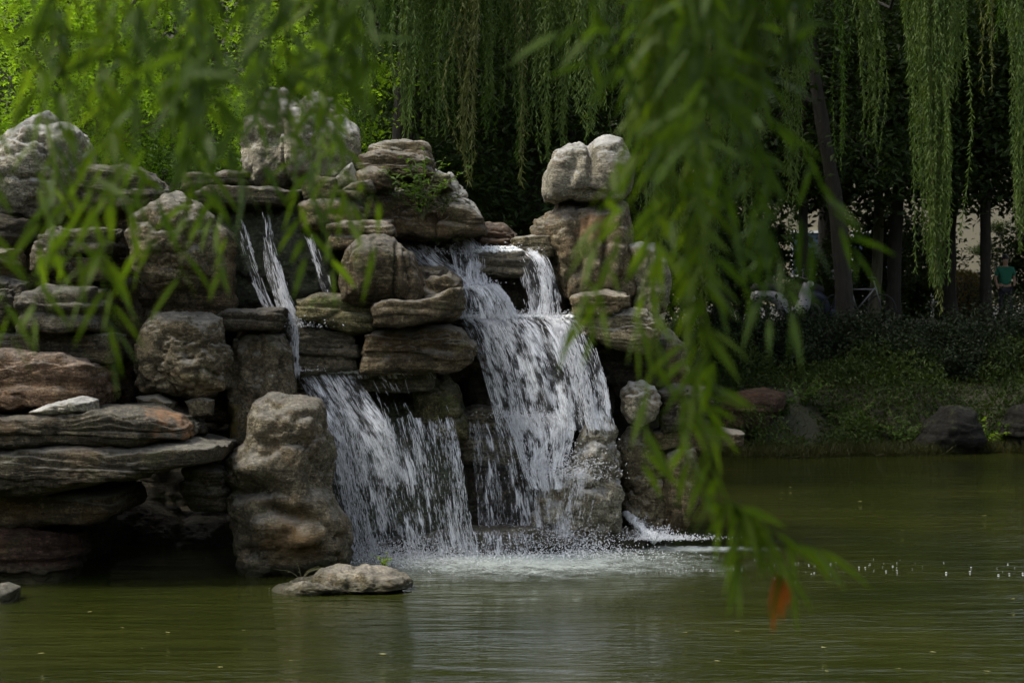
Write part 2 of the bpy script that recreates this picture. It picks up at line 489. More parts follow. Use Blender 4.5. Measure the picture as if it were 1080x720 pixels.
# stirred water where the falls plunge in
sx = N(nt, "ShaderNodeVectorMath", operation='DISTANCE'); nt.links.new(co, sx.inputs[0]); sx.inputs[1].default_value = (-0.4, 21.2, 0)
near = ramp(nt, math_(nt, 'DIVIDE', sx.outputs["Value"], 8.0), [(0.12, 1.0), (0.35, 0.35), (0.95, 0.08)])
w3 = noise(nt, co, 13, 4, 0.65, 0.3)
calm = ramp(nt, noise(nt, scaled(nt, co, (0.5, 1, 1)), 0.5, 3, 0.6), [(0.40, 0.25), (0.60, 1.3)])
h = math_(nt, 'ADD', math_(nt, 'MULTIPLY', w1, 1.0), math_(nt, 'MULTIPLY', w2, math_(nt, 'MULTIPLY', calm, 0.5)))
h = math_(nt, 'ADD', h, math_(nt, 'MULTIPLY', w3, math_(nt, 'MULTIPLY', near, 0.55)))
rg = math_(nt, 'SINE', math_(nt, 'MULTIPLY', math_(nt, 'ADD', sx.outputs["Value"], math_(nt, 'MULTIPLY', w1, 0.5)), 26.0))
h = math_(nt, 'ADD', h, math_(nt, 'MULTIPLY', rg, math_(nt, 'MULTIPLY', near, 0.035)))
bp = N(nt, "ShaderNodeBump"); bp.inputs["Strength"].default_value = 0.6; bp.inputs["Distance"].default_value = 0.06
nt.links.new(h, bp.inputs["Height"]); nt.links.new(bp.outputs[0], b.inputs["Normal"])
xs = np.linspace(-60, 60, 61); ys = np.linspace(0, 46, 24)
X, Yg = np.meshgrid(xs, ys); V = np.stack([X.ravel(), Yg.ravel(), np.zeros(X.size)], 1)
i = np.arange(23)[:, None] * 61; j = np.arange(60)[None]
tag(mesh_obj("pond_water", V, np.stack([i + j, i + j + 1, i + j + 62, i + j + 61], -1).reshape(-1, 4), m), kind="structure")

# ------------------------------------------------------------------ rocks
_ico = {}


def ico(sub):
    if sub not in _ico:
        bm = bmesh.new(); bmesh.ops.create_icosphere(bm, subdivisions=sub, radius=1)
        bm.verts.ensure_lookup_table()
        V = np.array([v.co[:] for v in bm.verts]); V /= np.linalg.norm(V, axis=1)[:, None]
        F = np.array([[v.index for v in f.verts] for f in bm.faces])
        bm.free(); _ico[sub] = (V, F)
    return _ico[sub]


ROCKS = {}
rock_id = [0]


def rock(key, name, label, cat, outline, Y, T, mat='grey', style='S', n=3.2, sub=None, group=None, amp=1.0, lean=0.0, carve=()):
    """outline: silhouette in photo pixels at depth Y; T: half thickness in metres"""
    rock_id[0] += 1
    seed = np.array([rock_id[0] * 3.71, rock_id[0] * 1.93, rock_id[0] * 2.37])
    pts = np.array([P(x, y, Y) for x, y in outline])[:, [0, 2]]
    # resample the closed outline
    q = np.vstack([pts, pts[:1]]); seg = np.linalg.norm(np.diff(q, axis=0), axis=1); cum = np.concatenate([[0], np.cumsum(seg)])
    tt = np.linspace(0, cum[-1], 721)[:-1]
    ring = np.stack([np.interp(tt, cum, q[:, 0]), np.interp(tt, cum, q[:, 1])], 1)
    c = (ring.max(0) + ring.min(0)) / 2
    c = 0.5 * c + 0.5 * ring.mean(0)
    half = (ring.max(0) - ring.min(0)) / 2
    ring = c + (ring - c) * (1 + 0.04 / half)
    half = half + 0.04
    if style == 'S' and n >= 3.5: n = n + 2.5
    rel = (ring - c) / half
    ang = np.arctan2(rel[:, 1], rel[:, 0]); rad = np.hypot(rel[:, 0], rel[:, 1])
    bins = 240
    grid = np.linspace(-np.pi, np.pi, bins + 1)
    order = np.argsort(ang)
    rg = np.interp(grid, ang[order], rad[order], period=2 * np.pi)
    size = float(max(half))
    if sub is None: sub = 6 if min(half) > 0.28 else 5
    D, Fc = ico(sub)
    th = np.arctan2(D[:, 2], D[:, 0]); s = np.hypot(D[:, 0], D[:, 2])
    Rt = np.interp(th, grid, rg)
    r = 1 / ((s / Rt) ** n + np.abs(D[:, 1]) ** n) ** (1 / n)
    V = D * r[:, None] * np.array([half[0], T, half[1]])
    cw = np.array([c[0], Y, c[1]])
    # outward direction
    Dn = V / np.array([half[0], T, half[1]]) ** 2
    Dn /= np.linalg.norm(Dn, axis=1)[:, None] + 1e-9
    W = V + seed
    k = amp * min(1.0, (min(half[0], half[1]) / 0.35) ** 0.7)
    d = 0.065 * k * fbm(W * 2.0, 4)                      # lumps
    warp = 0.10 * fbm(W * 1.7 + 9, 3)
    z = W[:, 2] + warp + 0.06 * W[:, 0]
    if style == 'S':      # bedded stone: ledges of uneven thickness
        zz = np.stack([z * 0 + seed[0], z * 0 + 0.35 * W[:, 0], z * 13.0], 1)
        lay = vnoise(zz); lay = np.sign(lay) * np.abs(lay) ** 0.6
        zz2 = np.stack([z * 0 + seed[1], 0.8 * W[:, 0], z * 34.0], 1)
        d = d + 0.045 * k * lay + 0.014 * vnoise(zz2)
        d = d - 0.05 * k * np.clip(0.12 - np.abs(fbm(W * 2.6 + 4, 3)), 0, 1) / 0.12 * 0.6
        d = d + 0.020 * k * fbm(W * 9, 4)
    elif style == 'W':    # waterworn limestone: wrinkles and hollows
        rid = 1 - np.abs(fbm(W * np.array([1.8, 1.8, 2.4]) + 3, 4)) * 2.6
        d = d - 0.075 * k * np.clip(rid, 0, 1) ** 3
        wv = np.sin(2 * np.pi * (z * 13 + 2.2 * fbm(W * 2.6 + 5, 4)))
        d = d + 0.009 * wv * (0.5 + 0.5 * vnoise(W * 2.2)) + 0.03 * k * fbm(W * 7, 5, 0.6)
    elif style == 'G':    # upright flutes
        g = fbm(W * np.array([3.4, 3.4, 0.6]) + 2, 2)
        d = d + 0.09 * k * g - 0.05 * k * np.clip(1 - np.abs(g) * 8, 0, 1)
        rid = 1 - np.abs(fbm(W * np.array([1.6, 1.6, 2.6]) + 7, 3)) * 3
        d = d - 0.04 * k * np.clip(rid, 0, 1) ** 2 + 0.024 * k * fbm(W * 8, 5, 0.6)
    else:                 # block
        d = 0.4 * d + 0.016 * k * fbm(W * 9, 4) - 0.03 * k * np.clip(0.10 - np.abs(fbm(W * 2.2 + 4, 3)), 0, 1) / 0.10
    for (cx, cy, rx, rz, dep) in carve:                  # hollows (negative) and swellings of this stone's face
        q0 = P(cx, cy, Y)
        wx = (V[:, 0] + c[0] - q0[0] + 0.05 * fbm(W * 3 + 3, 2)) / rx; wz = (V[:, 2] + c[1] - q0[2] + 0.05 * fbm(W * 3 + 8, 2)) / rz
        d = d + dep * np.exp(-wx * wx - wz * wz) * (D[:, 1] < 0.2)
    fr = fbm(W * 4.3 + 31, 3)                            # fracture lines and chipped facets
    d = d - 0.022 * k * np.clip(1 - np.abs(fr) * 14, 0, 1) + 0.018 * k * np.round(fbm(W * 3.1 + 13, 2) * 5) / 5
    V = V + Dn * (d - 0.02 * k)[:, None]
    if lean: V[:, 1] += lean * V[:, 2]
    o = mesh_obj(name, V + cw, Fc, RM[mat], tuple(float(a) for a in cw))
    tag(o, label, cat, group, 'thing')
    ROCKS[key] = o
    return o


GS, GB, GP = "flat slabs stacked in the rockery", "rounded boulders of the rockery", "standing stones of the rockery"
# --- upper left crag
rock('L1', 'boulder', 'big crag with bluish white crown at the upper left edge of the rockery', 'boulder',
     [(-45, 165), (0, 150), (18, 141), (42, 126), (52, 122), (62, 131), (74, 133), (88, 142), (93, 170), (86, 205), (70, 236), (20, 240), (-45, 240)], 20.9, 0.75, 'pale', 'W', 2.6, group=GB)
rock('L2', 'slab', 'thinly banded loaf-shaped stone right of the bluish white crag', 'slab',
     [(76, 205), (86, 186), (110, 179), (140, 178), (160, 188), (174, 195), (176, 212), (160, 228), (82, 230)], 21.0, 0.6, 'slate', 'S', 3.5, 6, group=GS)
rock('L3', 'boulder', 'rounded wrinkled boulder with green crown left of the narrow upper fall', 'boulder',
     [(136, 245), (140, 228), (160, 212), (184, 204), (206, 212), (224, 230), (229, 262), (222, 290), (202, 304), (166, 303), (146, 286)], 20.1, 0.5, 'grey', 'W', 2.6, group=GB)
rock('L4', 'stone_block', 'pale squared block under the thinly banded loaf stone', 'stone block',
     [(76, 243), (90, 240), (122, 242), (123, 268), (78, 270)], 20.2, 0.45, 'slate', 'S', 7)
rock('L5', 'stone_block', 'brownish squared block beneath the pale squared block', 'stone block',
     [(80, 273), (118, 272), (117, 294), (82, 296)], 20.2, 0.42, 'brown', 'S', 7)
rock('L6', 'boulder', 'lumpy grey stone left of the two squared blocks', 'boulder',
     [(36, 262), (46, 248), (60, 240), (76, 250), (79, 286), (60, 292), (38, 288)], 20.0, 0.4, 'slate', 'W', 3, group=GB)
rock('L7', 'boulder', 'small tawny stone wedged below the bluish white crag at the left edge', 'boulder',
     [(-20, 262), (0, 262), (18, 264), (20, 280), (0, 284), (-20, 284)], 19.9, 0.4, 'ochre', 'W', 3, group=GB)
rock('L8', 'boulder', 'dark jagged stone at the left edge under the bluish white crag', 'boulder',
     [(-30, 232), (8, 228), (34, 234), (36, 254), (18, 262), (-30, 262)], 20.3, 0.5, 'dark', 'W', 3, group=GB)
rock('L9', 'boulder', 'grey broken stone at the left edge above the reddish slab', 'boulder',
     [(-30, 296), (10, 292), (32, 300), (34, 334), (20, 350), (-30, 350)], 19.9, 0.5, 'slate', 'W', 3, group=GB)
rock('L10', 'slab', 'thick grey ledge below the squared blocks on the left', 'slab',
     [(26, 312), (60, 304), (106, 308), (110, 345), (80, 352), (34, 352)], 19.8, 0.6, 'slate', 'S', 4, group=GS)
rock('L11', 'slab', 'broad smooth reddish brown slab at the left edge', 'slab',
     [(-40, 378), (20, 370), (80, 374), (112, 382), (118, 410), (100, 428), (-40, 432)], 19.9, 0.9, 'red', 'S', 4.5, group=GS)
rock('L12', 'slab', 'thin pale lens of stone lying under the broad reddish slab', 'slab',
     [(36, 433), (60, 425), (86, 421), (98, 424), (100, 433), (60, 437)], 19.0, 0.3, 'pale', 'B', 3, group=GS)
rock('L13', 'boulder', 'squat boulder with yellow corner left of the narrow standing stone', 'boulder',
     [(142, 408), (148, 372), (154, 348), (166, 334), (200, 330), (232, 338), (241, 372), (238, 408), (214, 421), (172, 420), (150, 420)], 20.2, 0.5, 'grey', 'W', 3, group=GB)
rock('L14', 'stone_chip', 'flat grey chip wedged under the squat boulder with yellow corner', 'stone',
     [(148, 420), (168, 418), (184, 424), (182, 430), (152, 430)], 20.0, 0.25, 'grey', 'B', 3)
rock('L15', 'stone_chip', 'small pale stone in the gap left of the narrow standing stone', 'stone',
     [(199, 424), (212, 419), (223, 423), (222, 435), (204, 437)], 20.0, 0.15, 'grey', 'B', 3.5)
rock('L16', 'slab', 'long weathered slab with an orange end above the cave', 'slab',
     [(-40, 442), (0, 439), (60, 432), (120, 428), (168, 429), (196, 436), (208, 448), (207, 461), (160, 466), (60, 464), (-40, 472)], 19.6, 0.9, 'shelf', 'S', 5, 6, group=GS)
rock('L17', 'slab', 'long dark grey overhanging slab directly above the cave mouth', 'slab',
     [(-40, 478), (0, 470), (60, 466), (150, 465), (205, 465), (240, 468), (236, 480), (190, 490), (140, 502), (60, 512), (-40, 512)], 19.7, 1.0, 'slate', 'S', 4.5, 6, group=GS)
rock('L18', 'boulder', 'small grey boulder with a bright ledge at the cave mouth', 'boulder',
     [(191, 508), (198, 494), (210, 489), (226, 493), (240, 505), (242, 522), (236, 535), (204, 537), (196, 524)], 19.9, 0.3, 'slate', 'S', 3, group=GB)
rock('L19', 'slab', 'shadowed brown ledge under the overhanging slab left of the cave', 'slab',
     [(-40, 515), (60, 512), (136, 514), (138, 532), (110, 544), (-40, 548)], 20.1, 0.9, 'brown', 'S', 5, group=GS)
rock('L20', 'boulder', 'reddish rounded rock touching the water left of the cave', 'boulder',
     [(-40, 556), (20, 552), (70, 556), (84, 580), (78, 606), (60, 616), (-40, 618)], 19.7, 0.6, 'darkred', 'S', 3.5, group=GB)
rock('L21', 'slab', 'small pale stone just above the pond at the lower left corner', 'slab',
     [(-20, 622), (4, 618), (15, 622), (14, 634), (-20, 642)], 18.0, 0.25, 'grey', 'B', 3.5, group=GS)
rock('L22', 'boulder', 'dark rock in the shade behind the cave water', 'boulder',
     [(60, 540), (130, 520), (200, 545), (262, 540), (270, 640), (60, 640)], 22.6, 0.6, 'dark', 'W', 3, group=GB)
rock('L23', 'slab', 'dark recessed ledge between the grey ledge and the broad reddish slab', 'slab',
     [(-40, 352), (60, 350), (128, 352), (130, 378), (-40, 380)], 20.3, 0.8, 'slate', 'S', 5, group=GS)
rock('L24', 'slab', 'shadowed brown stone right of the broad reddish slab behind the leaves', 'slab',
     [(104, 300), (146, 296), (150, 350), (144, 425), (112, 428), (108, 340)], 20.9, 0.5, 'brown', 'S', 4, group=GS)
# --- tall standing stones left of the curtain fall
rock('P1', 'standing_stone', 'narrow standing stone with a mustard edge under the capping slab', 'standing stone',
     [(242, 420), (243, 380), (250, 357), (270, 349), (296, 354), (307, 372), (309, 410), (305, 450), (298, 482), (246, 482)], 20.75, 0.42, 'mustard', 'G', 3.2, group=GP)
rock('P2', 'standing_stone', 'massive waterworn pillar at the water beside the left curtain fall', 'standing stone',
     [(238, 500), (243, 484), (260, 464), (263, 436), (270, 421), (290, 415), (316, 417), (337, 428), (346, 450), (351, 480), (349, 512), (358, 532), (370, 552), (368, 590), (356, 607), (300, 616), (264, 616), (254, 592), (252, 562), (243, 540)], 20.05, 0.62, 'pillar', 'W', 2.8, 6, group=GP, amp=1.0, carve=[(262, 514, .34, .055, -.16), (276, 488, .26, .13, .12), (305, 440, .24, .16, .08), (318, 462, .12, .05, -.10), (340, 500, .10, .22, -.14), (300, 535, .25, .07, -.09), (285, 552, .26, .09, .07), (330, 560, .10, .10, .08), (272, 580, .12, .05, -.08), (310, 590, .16, .08, .06)])
rock('P3', 'slab', 'flat capping slab across the narrow standing stone left of the water', 'slab',
     [(234, 334), (244, 327), (270, 326), (298, 327), (301, 338), (296, 346), (244, 346), (235, 342)], 20.75, 0.5, 'slate', 'S', 4, group=GS)
rock('P4', 'boulder', 'low cracked two-humped rock rising from the pond before the pillar', 'boulder',
     [(282, 629), (296, 616), (318, 607), (344, 601), (366, 600), (374, 604), (384, 599), (410, 601), (430, 607), (437, 616), (420, 622), (380, 627), (340, 632), (300, 636)], 18.75, 0.5, 'ochre', 'W', 2.5, 6, group=GB, amp=1.7)
# --- high left crag behind leaves and the stack
rock('C1', 'boulder', 'highest white-topped crag above the narrow upper fall', 'boulder',
     [(264, 200), (266, 160), (264, 128), (274, 106), (288, 97), (306, 98), (322, 106), (330, 98), (348, 107), (360, 122), (372, 148), (374, 176), (370, 200)], 22.1, 0.7, 'pale', 'G', 2.7, 6, group=GB, amp=1.3)
rock('C2', 'slab', 'thin slab with a sunlit edge above the left boulders', 'slab',
     [(196, 188), (210, 184), (262, 185), (264, 197), (200, 199)], 21.9, 0.5, 'slate', 'S', 5, group=GS)
rock('C3', 'slab', 'lower flat slab jutting left of the narrow upper fall', 'slab',
     [(212, 206), (226, 202), (290, 201), (306, 206), (300, 217), (218, 217)], 21.6, 0.55, 'slate', 'S', 5, group=GS)
rock('C4', 'stone_block', 'greenish squarish block below the highest crag', 'stone block',
     [(322, 194), (336, 190), (354, 192), (357, 206), (350, 211), (326, 210)], 21.6, 0.35, 'mossy', 'S', 5)
rock('C5', 'stone_block', 'wedge-shaped block with a pale right edge beside the highest crag', 'stone block',
     [(354, 190), (360, 184), (371, 175), (377, 186), (382, 197), (356, 199)], 21.7, 0.3, 'pale', 'B', 3.5)
rock('C6', 'slab', 'topmost flat capstone of the layered stack in the middle', 'slab',
     [(389, 166), (396, 155), (410, 152), (444, 152), (452, 158), (453, 167), (396, 170)], 22.2, 0.45, 'grey', 'S', 4, group=GS)
rock('C7', 'slab', 'second jutting slab of the middle stack under its capstone', 'slab',
     [(376, 178), (384, 168), (404, 163), (440, 165), (455, 171), (457, 184), (450, 192), (420, 190), (380, 186)], 22.1, 0.55, 'brown', 'S', 3.5, 6, group=GS)
rock('C8', 'boulder', 'smooth dark snub stone in the middle stack', 'boulder',
     [(372, 196), (378, 184), (392, 179), (408, 181), (413, 188), (413, 200), (380, 204)], 21.75, 0.35, 'brown', 'B', 3, group=GB)
rock('C9', 'slab', 'thin pointed slab jutting left from the middle stack', 'slab',
     [(352, 203), (372, 198), (390, 196), (393, 202), (380, 208), (356, 208)], 21.45, 0.35, 'brown', 'S', 3.5, group=GS)
rock('C10', 'slab', 'long brown layered ledge below the leafy shrub', 'slab',
     [(384, 208), (404, 202), (450, 200), (462, 206), (466, 226), (464, 250), (396, 252), (392, 225)], 22.2, 0.6, 'brown', 'S', 4.5, 6, group=GS)
rock('C11', 'boulder', 'grey sloping shoulder stone at the right of the middle stack', 'boulder',
     [(450, 181), (462, 179), (474, 181), (486, 194), (500, 215), (511, 232), (509, 244), (460, 246), (450, 215)], 22.7, 0.55, 'pale', 'G', 3, group=GB)
rock('C12', 'slab', 'small light green slab leaning on the grey sloping shoulder stone', 'slab',
     [(444, 194), (456, 188), (472, 189), (474, 199), (446, 202)], 22.1, 0.4, 'mossy', 'S', 4, group=GS)
rock('C13', 'slab', 'layered slab beneath the grey sloping shoulder stone', 'slab',
     [(460, 222), (474, 217), (494, 220), (510, 232), (512, 246), (464, 250)], 22.05, 0.5, 'brown', 'S', 4.5, group=GS)
rock('C14', 'stone_block', 'small upright brown block left of the layered ledge', 'stone block',
     [(383, 211), (392, 209), (399, 228), (386, 231)], 21.6, 0.25, 'brown', 'B', 4)
rock('C15', 'boulder', 'broad pinkish brown face under the thin pointed slab', 'boulder',
     [(318, 218), (330, 211), (370, 209), (384, 222), (388, 236), (384, 246), (320, 244)], 21.6, 0.5, 'brown', 'B', 3.5, group=GB)
rock('C16', 'stone_block', 'squared ledge stone right of the narrow upper fall', 'stone block',
     [(350, 240), (384, 231), (413, 232), (415, 254), (404, 262), (350, 262)], 21.4, 0.4, 'brown', 'S', 5)
rock('C17', 'boulder', 'dome-shaped ribbed boulder between the two waterfalls', 'boulder',
     [(358, 300), (359, 276), (368, 260), (384, 251), (404, 250), (418, 254), (432, 266), (441, 284), (445, 306), (440, 317), (362, 317)], 20.95, 0.45, 'brown', 'G', 2.6, 6, group=GB, amp=0.6, carve=[(420, 286, .025, .30, -.08), (395, 280, .14, .2, .05), (376, 290, .03, .2, -.04)])
# --- ledges between the falls
rock('M1', 'slab', 'thick ledge with a pinkish face under the dome-shaped boulder', 'slab',
     [(394, 324), (400, 317), (440, 316), (466, 311), (484, 304), (487, 326), (470, 338), (440, 343), (398, 343)], 21.0, 0.6, 'brown', 'S', 5, group=GS)
rock('M2', 'slab', 'mossy left ledge beside the narrow upper fall splash', 'slab',
     [(316, 316), (340, 310), (396, 311), (400, 322), (398, 348), (372, 350), (320, 336)], 21.35, 0.5, 'mossy', 'S', 4.5, group=GS)
rock('M3', 'slab', 'big tapering brown slab above the left curtain fall', 'slab',
     [(384, 378), (390, 352), (410, 343), (470, 341), (486, 346), (502, 368), (494, 384), (468, 391), (420, 390), (386, 388)], 21.35, 0.6, 'brown', 'S', 3.5, 6, group=GS)
rock('M4', 'stone_block', 'wet squared block standing in the left stream', 'stone block',
     [(308, 350), (316, 344), (368, 346), (376, 354), (378, 388), (312, 390)], 21.35, 0.38, 'damp', 'S', 7, 6)
rock('M5', 'slab', 'wet lip slab from which the left curtain falls', 'slab',
     [(306, 397), (308, 391), (380, 390), (452, 391), (457, 398), (454, 408), (320, 408), (308, 403)], 21.7, 0.42, 'damp', 'S', 6, group=GS)
rock('M6', 'boulder', 'green algae-coated rock behind the left curtain fall', 'boulder',
     [(322, 470), (330, 408), (380, 404), (440, 400), (474, 402), (486, 420), (494, 450), (498, 500), (496, 590), (350, 596), (330, 560)], 22.4, 0.7, 'wetgreen', 'W', 3.2, 6, group=GB)
rock('M7', 'boulder', 'mossy rounded hump right of the left curtain lip', 'boulder',
     [(438, 412), (450, 401), (468, 400), (480, 408), (490, 432), (494, 462), (462, 466), (440, 440)], 21.85, 0.4, 'mossy', 'W', 2.6, group=GB)
rock('M8', 'boulder', 'small wet stone at the left of the upper right cascade', 'boulder',
     [(436, 288), (446, 283), (468, 285), (478, 294), (470, 312), (444, 314)], 21.7, 0.35, 'wet', 'S', 3.5, group=GB)
rock('M9', 'slab', 'brown slab at the left foot of the upper right cascade', 'slab',
     [(444, 306), (456, 296), (474, 292), (484, 300), (486, 330), (460, 336), (446, 330)], 21.7, 0.45, 'brown', 'S', 4, group=GS)
rock('M10', 'stone_block', 'long wet block with foam on top in the upper right cascade', 'stone block',
     [(496, 274), (502, 269), (550, 268), (555, 276), (554, 291), (500, 292)], 22.3, 0.35, 'damp', 'S', 6)
rock('M11', 'boulder', 'reddish rough boulder above the long wet block', 'boulder',
     [(498, 256), (501, 242), (516, 236), (530, 238), (544, 246), (549, 256), (544, 266), (504, 267)], 22.9, 0.35, 'red', 'W', 2.8, group=GB)
rock('M12', 'stone_block', 'squared grey block left of the tall stone figure', 'stone block',
     [(541, 252), (560, 250), (578, 251), (582, 268), (566, 271), (542, 269)], 22.6, 0.3, 'grey', 'S', 6)
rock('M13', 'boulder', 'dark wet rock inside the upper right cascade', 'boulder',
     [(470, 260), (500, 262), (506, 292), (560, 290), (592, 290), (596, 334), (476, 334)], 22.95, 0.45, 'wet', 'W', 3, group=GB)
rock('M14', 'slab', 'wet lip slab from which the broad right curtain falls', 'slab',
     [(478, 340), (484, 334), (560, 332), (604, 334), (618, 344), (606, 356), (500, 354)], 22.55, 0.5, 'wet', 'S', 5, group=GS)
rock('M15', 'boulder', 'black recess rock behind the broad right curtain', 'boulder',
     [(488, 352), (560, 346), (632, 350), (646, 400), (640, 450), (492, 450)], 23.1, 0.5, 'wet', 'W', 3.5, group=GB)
rock('M16', 'slab', 'dark brown ledge at mid height behind the right waterfall', 'slab',
     [(484, 436), (500, 429), (560, 430), (566, 440), (560, 456), (490, 456)], 22.35, 0.45, 'damp', 'S', 5, group=GS)
rock('M17', 'slab', 'lower dark ledge left of the white middle chute', 'slab',
     [(484, 462), (500, 457), (548, 458), (552, 476), (540, 486), (490, 486)], 22.3, 0.45, 'damp', 'S', 5, group=GS)
rock('M18', 'boulder', 'dark wet wall between the lower halves of the falls', 'boulder',
     [(484, 484), (560, 480), (590, 500), (590, 585), (484, 588)], 22.55, 0.5, 'wet', 'S', 4, group=GB)
rock('M19', 'boulder', 'wrinkled grey boulder washed by the foot of the right fall', 'boulder',
     [(556, 556), (562, 526), (574, 508), (596, 492), (608, 466), (618, 446), (636, 440), (650, 452), (656, 480), (658, 520), (656, 560), (640, 576), (590, 578), (560, 572)], 22.0, 0.42, 'pale', 'W', 2.8, 6, group=GB, amp=1.2, carve=[(600, 520, .05, .3, -.08), (630, 480, .16, .14, .07), (640, 510, .04, .2, -.07), (580, 545, .14, .10, .06), (618, 500, .12, .04, -.05)])
rock('M20', 'slab', 'low wet ledge at pond level between the two falls', 'slab',
     [(392, 574), (420, 564), (500, 559), (562, 558), (600, 566), (600, 586), (560, 592), (400, 594)], 21.6, 0.28, 'damp', 'S', 4.5, group=GS)
rock('M21', 'slab', 'low dark slab at pond level left of the small spout', 'slab',
     [(614, 566), (640, 560), (672, 558), (680, 568), (670, 582), (616, 582)], 22.1, 0.3, 'wet', 'S', 4.5, group=GS)
# --- the tall stone figure on the right
rock('F1', 'boulder', 'pale head-like boulder balanced on top of the tall ochre stone', 'boulder',
     [(574, 200), (574, 184), (578, 170), (586, 160), (600, 154), (612, 154), (620, 158), (627, 152), (640, 148), (652, 151), (660, 164), (664, 182), (661, 200), (654, 210), (636, 213), (606, 211), (588, 214), (577, 211)], 22.7, 0.5, 'pale', 'G', 3.6, 6, group=GB, amp=0.6, carve=[(622, 168, .045, .22, -.12), (600, 186, .05, .20, -.06), (640, 180, .13, .16, .06), (610, 190, .10, .12, .05), (586, 190, .08, .15, .04), (630, 205, .25, .03, -.05)])
rock('F2', 'standing_stone', 'tall ochre stone carrying the pale head-like boulder', 'standing stone',
     [(562, 244), (566, 232), (582, 222), (592, 216), (606, 212), (640, 214), (658, 222), (664, 248), (672, 268), (680, 290), (682, 318), (660, 330), (620, 330), (592, 322), (588, 296), (582, 272), (564, 256)], 22.8, 0.65, 'figure', 'G', 3.0, 6, group=GP, amp=1.2, carve=[(606, 262, .035, .45, -.10), (636, 270, .04, .5, -.09), (590, 270, .10, .4, .06), (655, 300, .05, .25, -.08), (620, 240, .10, .15, .07), (640, 310, .2, .05, -.06)])
rock('F3', 'boulder', 'pale shoulder boulder right of the tall ochre stone', 'boulder',
     [(664, 262), (676, 257), (690, 260), (700, 274), (706, 300), (700, 326), (686, 336), (672, 320), (668, 290)], 22.5, 0.4, 'pale', 'W', 2.7, group=GB)
rock('F4', 'slab', 'stepped brown plinth slab under the tall ochre stone', 'slab',
     [(604, 316), (612, 308), (640, 306), (660, 310), (664, 324), (640, 332), (606, 330)], 22.1, 0.45, 'ochre', 'S', 5, group=GS)
rock('F5', 'boulder', 'layered plinth rock right of the broad right curtain', 'boulder',
     [(606, 334), (620, 328), (680, 326), (692, 340), (690, 362), (676, 372), (640, 364), (612, 352)], 22.2, 0.5, 'grey', 'S', 4, 6, group=GB)
rock('F6', 'boulder', 'dark overhung rock under the layered plinth rock', 'boulder',
     [(624, 362), (700, 360), (704, 412), (650, 416), (634, 400)], 22.9, 0.5, 'dark', 'S', 3.5, group=GB)
rock('F7', 'boulder', 'pale fist-sized looking boulder right of the broad curtain foot', 'boulder',
     [(656, 414), (664, 403), (676, 402), (690, 408), (696, 424), (690, 440), (676, 448), (664, 444), (656, 430)], 22.1, 0.3, 'pale', 'W', 2.7, group=GB)
rock('F8', 'boulder', 'grey square-shouldered rock at the right end of the rockery', 'boulder',
     [(694, 412), (712, 405), (740, 408), (748, 424), (746, 448), (700, 452)], 22.4, 0.4, 'slate', 'S', 3.5, group=GB)
rock('F9', 'slab', 'dark flat slab sticking out right at mid height of the rockery', 'slab',
     [(690, 456), (716, 450), (752, 452), (780, 456), (778, 466), (740, 470), (696, 470)], 22.5, 0.4, 'brown', 'S', 4.5, group=GS)
rock('F10', 'standing_stone', 'brown striped upright stone at the right foot of the rockery', 'standing stone',
     [(700, 478), (712, 468), (732, 468), (738, 490), (736, 530), (724, 556), (704, 560), (698, 520)], 22.3, 0.35, 'brown', 'G', 3, group=GP)
rock('F11', 'boulder', 'bluish grey rock between the washed boulder and the striped stone', 'boulder',
     [(652, 470), (664, 452), (690, 456), (704, 474), (706, 520), (700, 560), (664, 562), (656, 530)], 22.6, 0.4, 'grey', 'W', 3, group=GB)
rock('F12', 'boulder', 'upper rear rock half hidden by leaves at the right end', 'boulder',
     [(690, 356), (706, 348), (722, 362), (728, 390), (724, 410), (694, 410)], 22.9, 0.4, 'grey', 'W', 3, group=GB)
# --- stream beds and dark mass of the mound, behind the visible stones
rock('K1', 'boulder', 'wet dark rock face under the narrow upper left fall', 'boulder',
     [(222, 222), (240, 214), (320, 212), (352, 216), (364, 262), (362, 300), (320, 330), (300, 336), (244, 330), (228, 290)], 21.75, 0.5, 'wetgreen', 'W', 3, 6, group=GB)
rock('K2', 'boulder', 'wet rock behind the squared block in the left stream', 'boulder',
     [(290, 330), (330, 322), (400, 330), (402, 392), (296, 394)], 22.1, 0.5, 'wetgreen', 'W', 3.5, group=GB)
rock('K3', 'boulder', 'large bedded brown mass behind the upper left stones', 'boulder',
     [(-60, 210), (80, 205), (200, 215), (250, 250), (250, 440), (-60, 440)], 21.5, 0.75, 'brown', 'S', 6, 6, group=GB)
rock('K4', 'boulder', 'large bedded brown mass behind the middle stack', 'boulder',
     [(240, 202), (400, 196), (500, 228), (520, 262), (560, 276), (560, 400), (240, 400)], 23.3, 0.7, 'brown', 'S', 4, 6, group=GB)
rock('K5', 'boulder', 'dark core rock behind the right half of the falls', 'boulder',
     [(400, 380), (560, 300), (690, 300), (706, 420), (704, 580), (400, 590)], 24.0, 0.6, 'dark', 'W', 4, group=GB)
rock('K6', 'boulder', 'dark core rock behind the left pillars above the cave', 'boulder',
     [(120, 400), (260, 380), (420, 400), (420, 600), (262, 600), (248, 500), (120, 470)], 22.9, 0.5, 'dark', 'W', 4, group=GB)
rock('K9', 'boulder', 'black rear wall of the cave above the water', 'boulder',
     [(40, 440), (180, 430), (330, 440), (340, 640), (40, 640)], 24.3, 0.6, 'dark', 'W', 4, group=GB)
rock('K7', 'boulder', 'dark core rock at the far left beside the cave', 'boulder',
     [(-60, 440), (60, 440), (110, 500), (118, 560), (90, 640), (-60, 640)], 21.6, 0.7, 'dark', 'W', 4, group=GB)
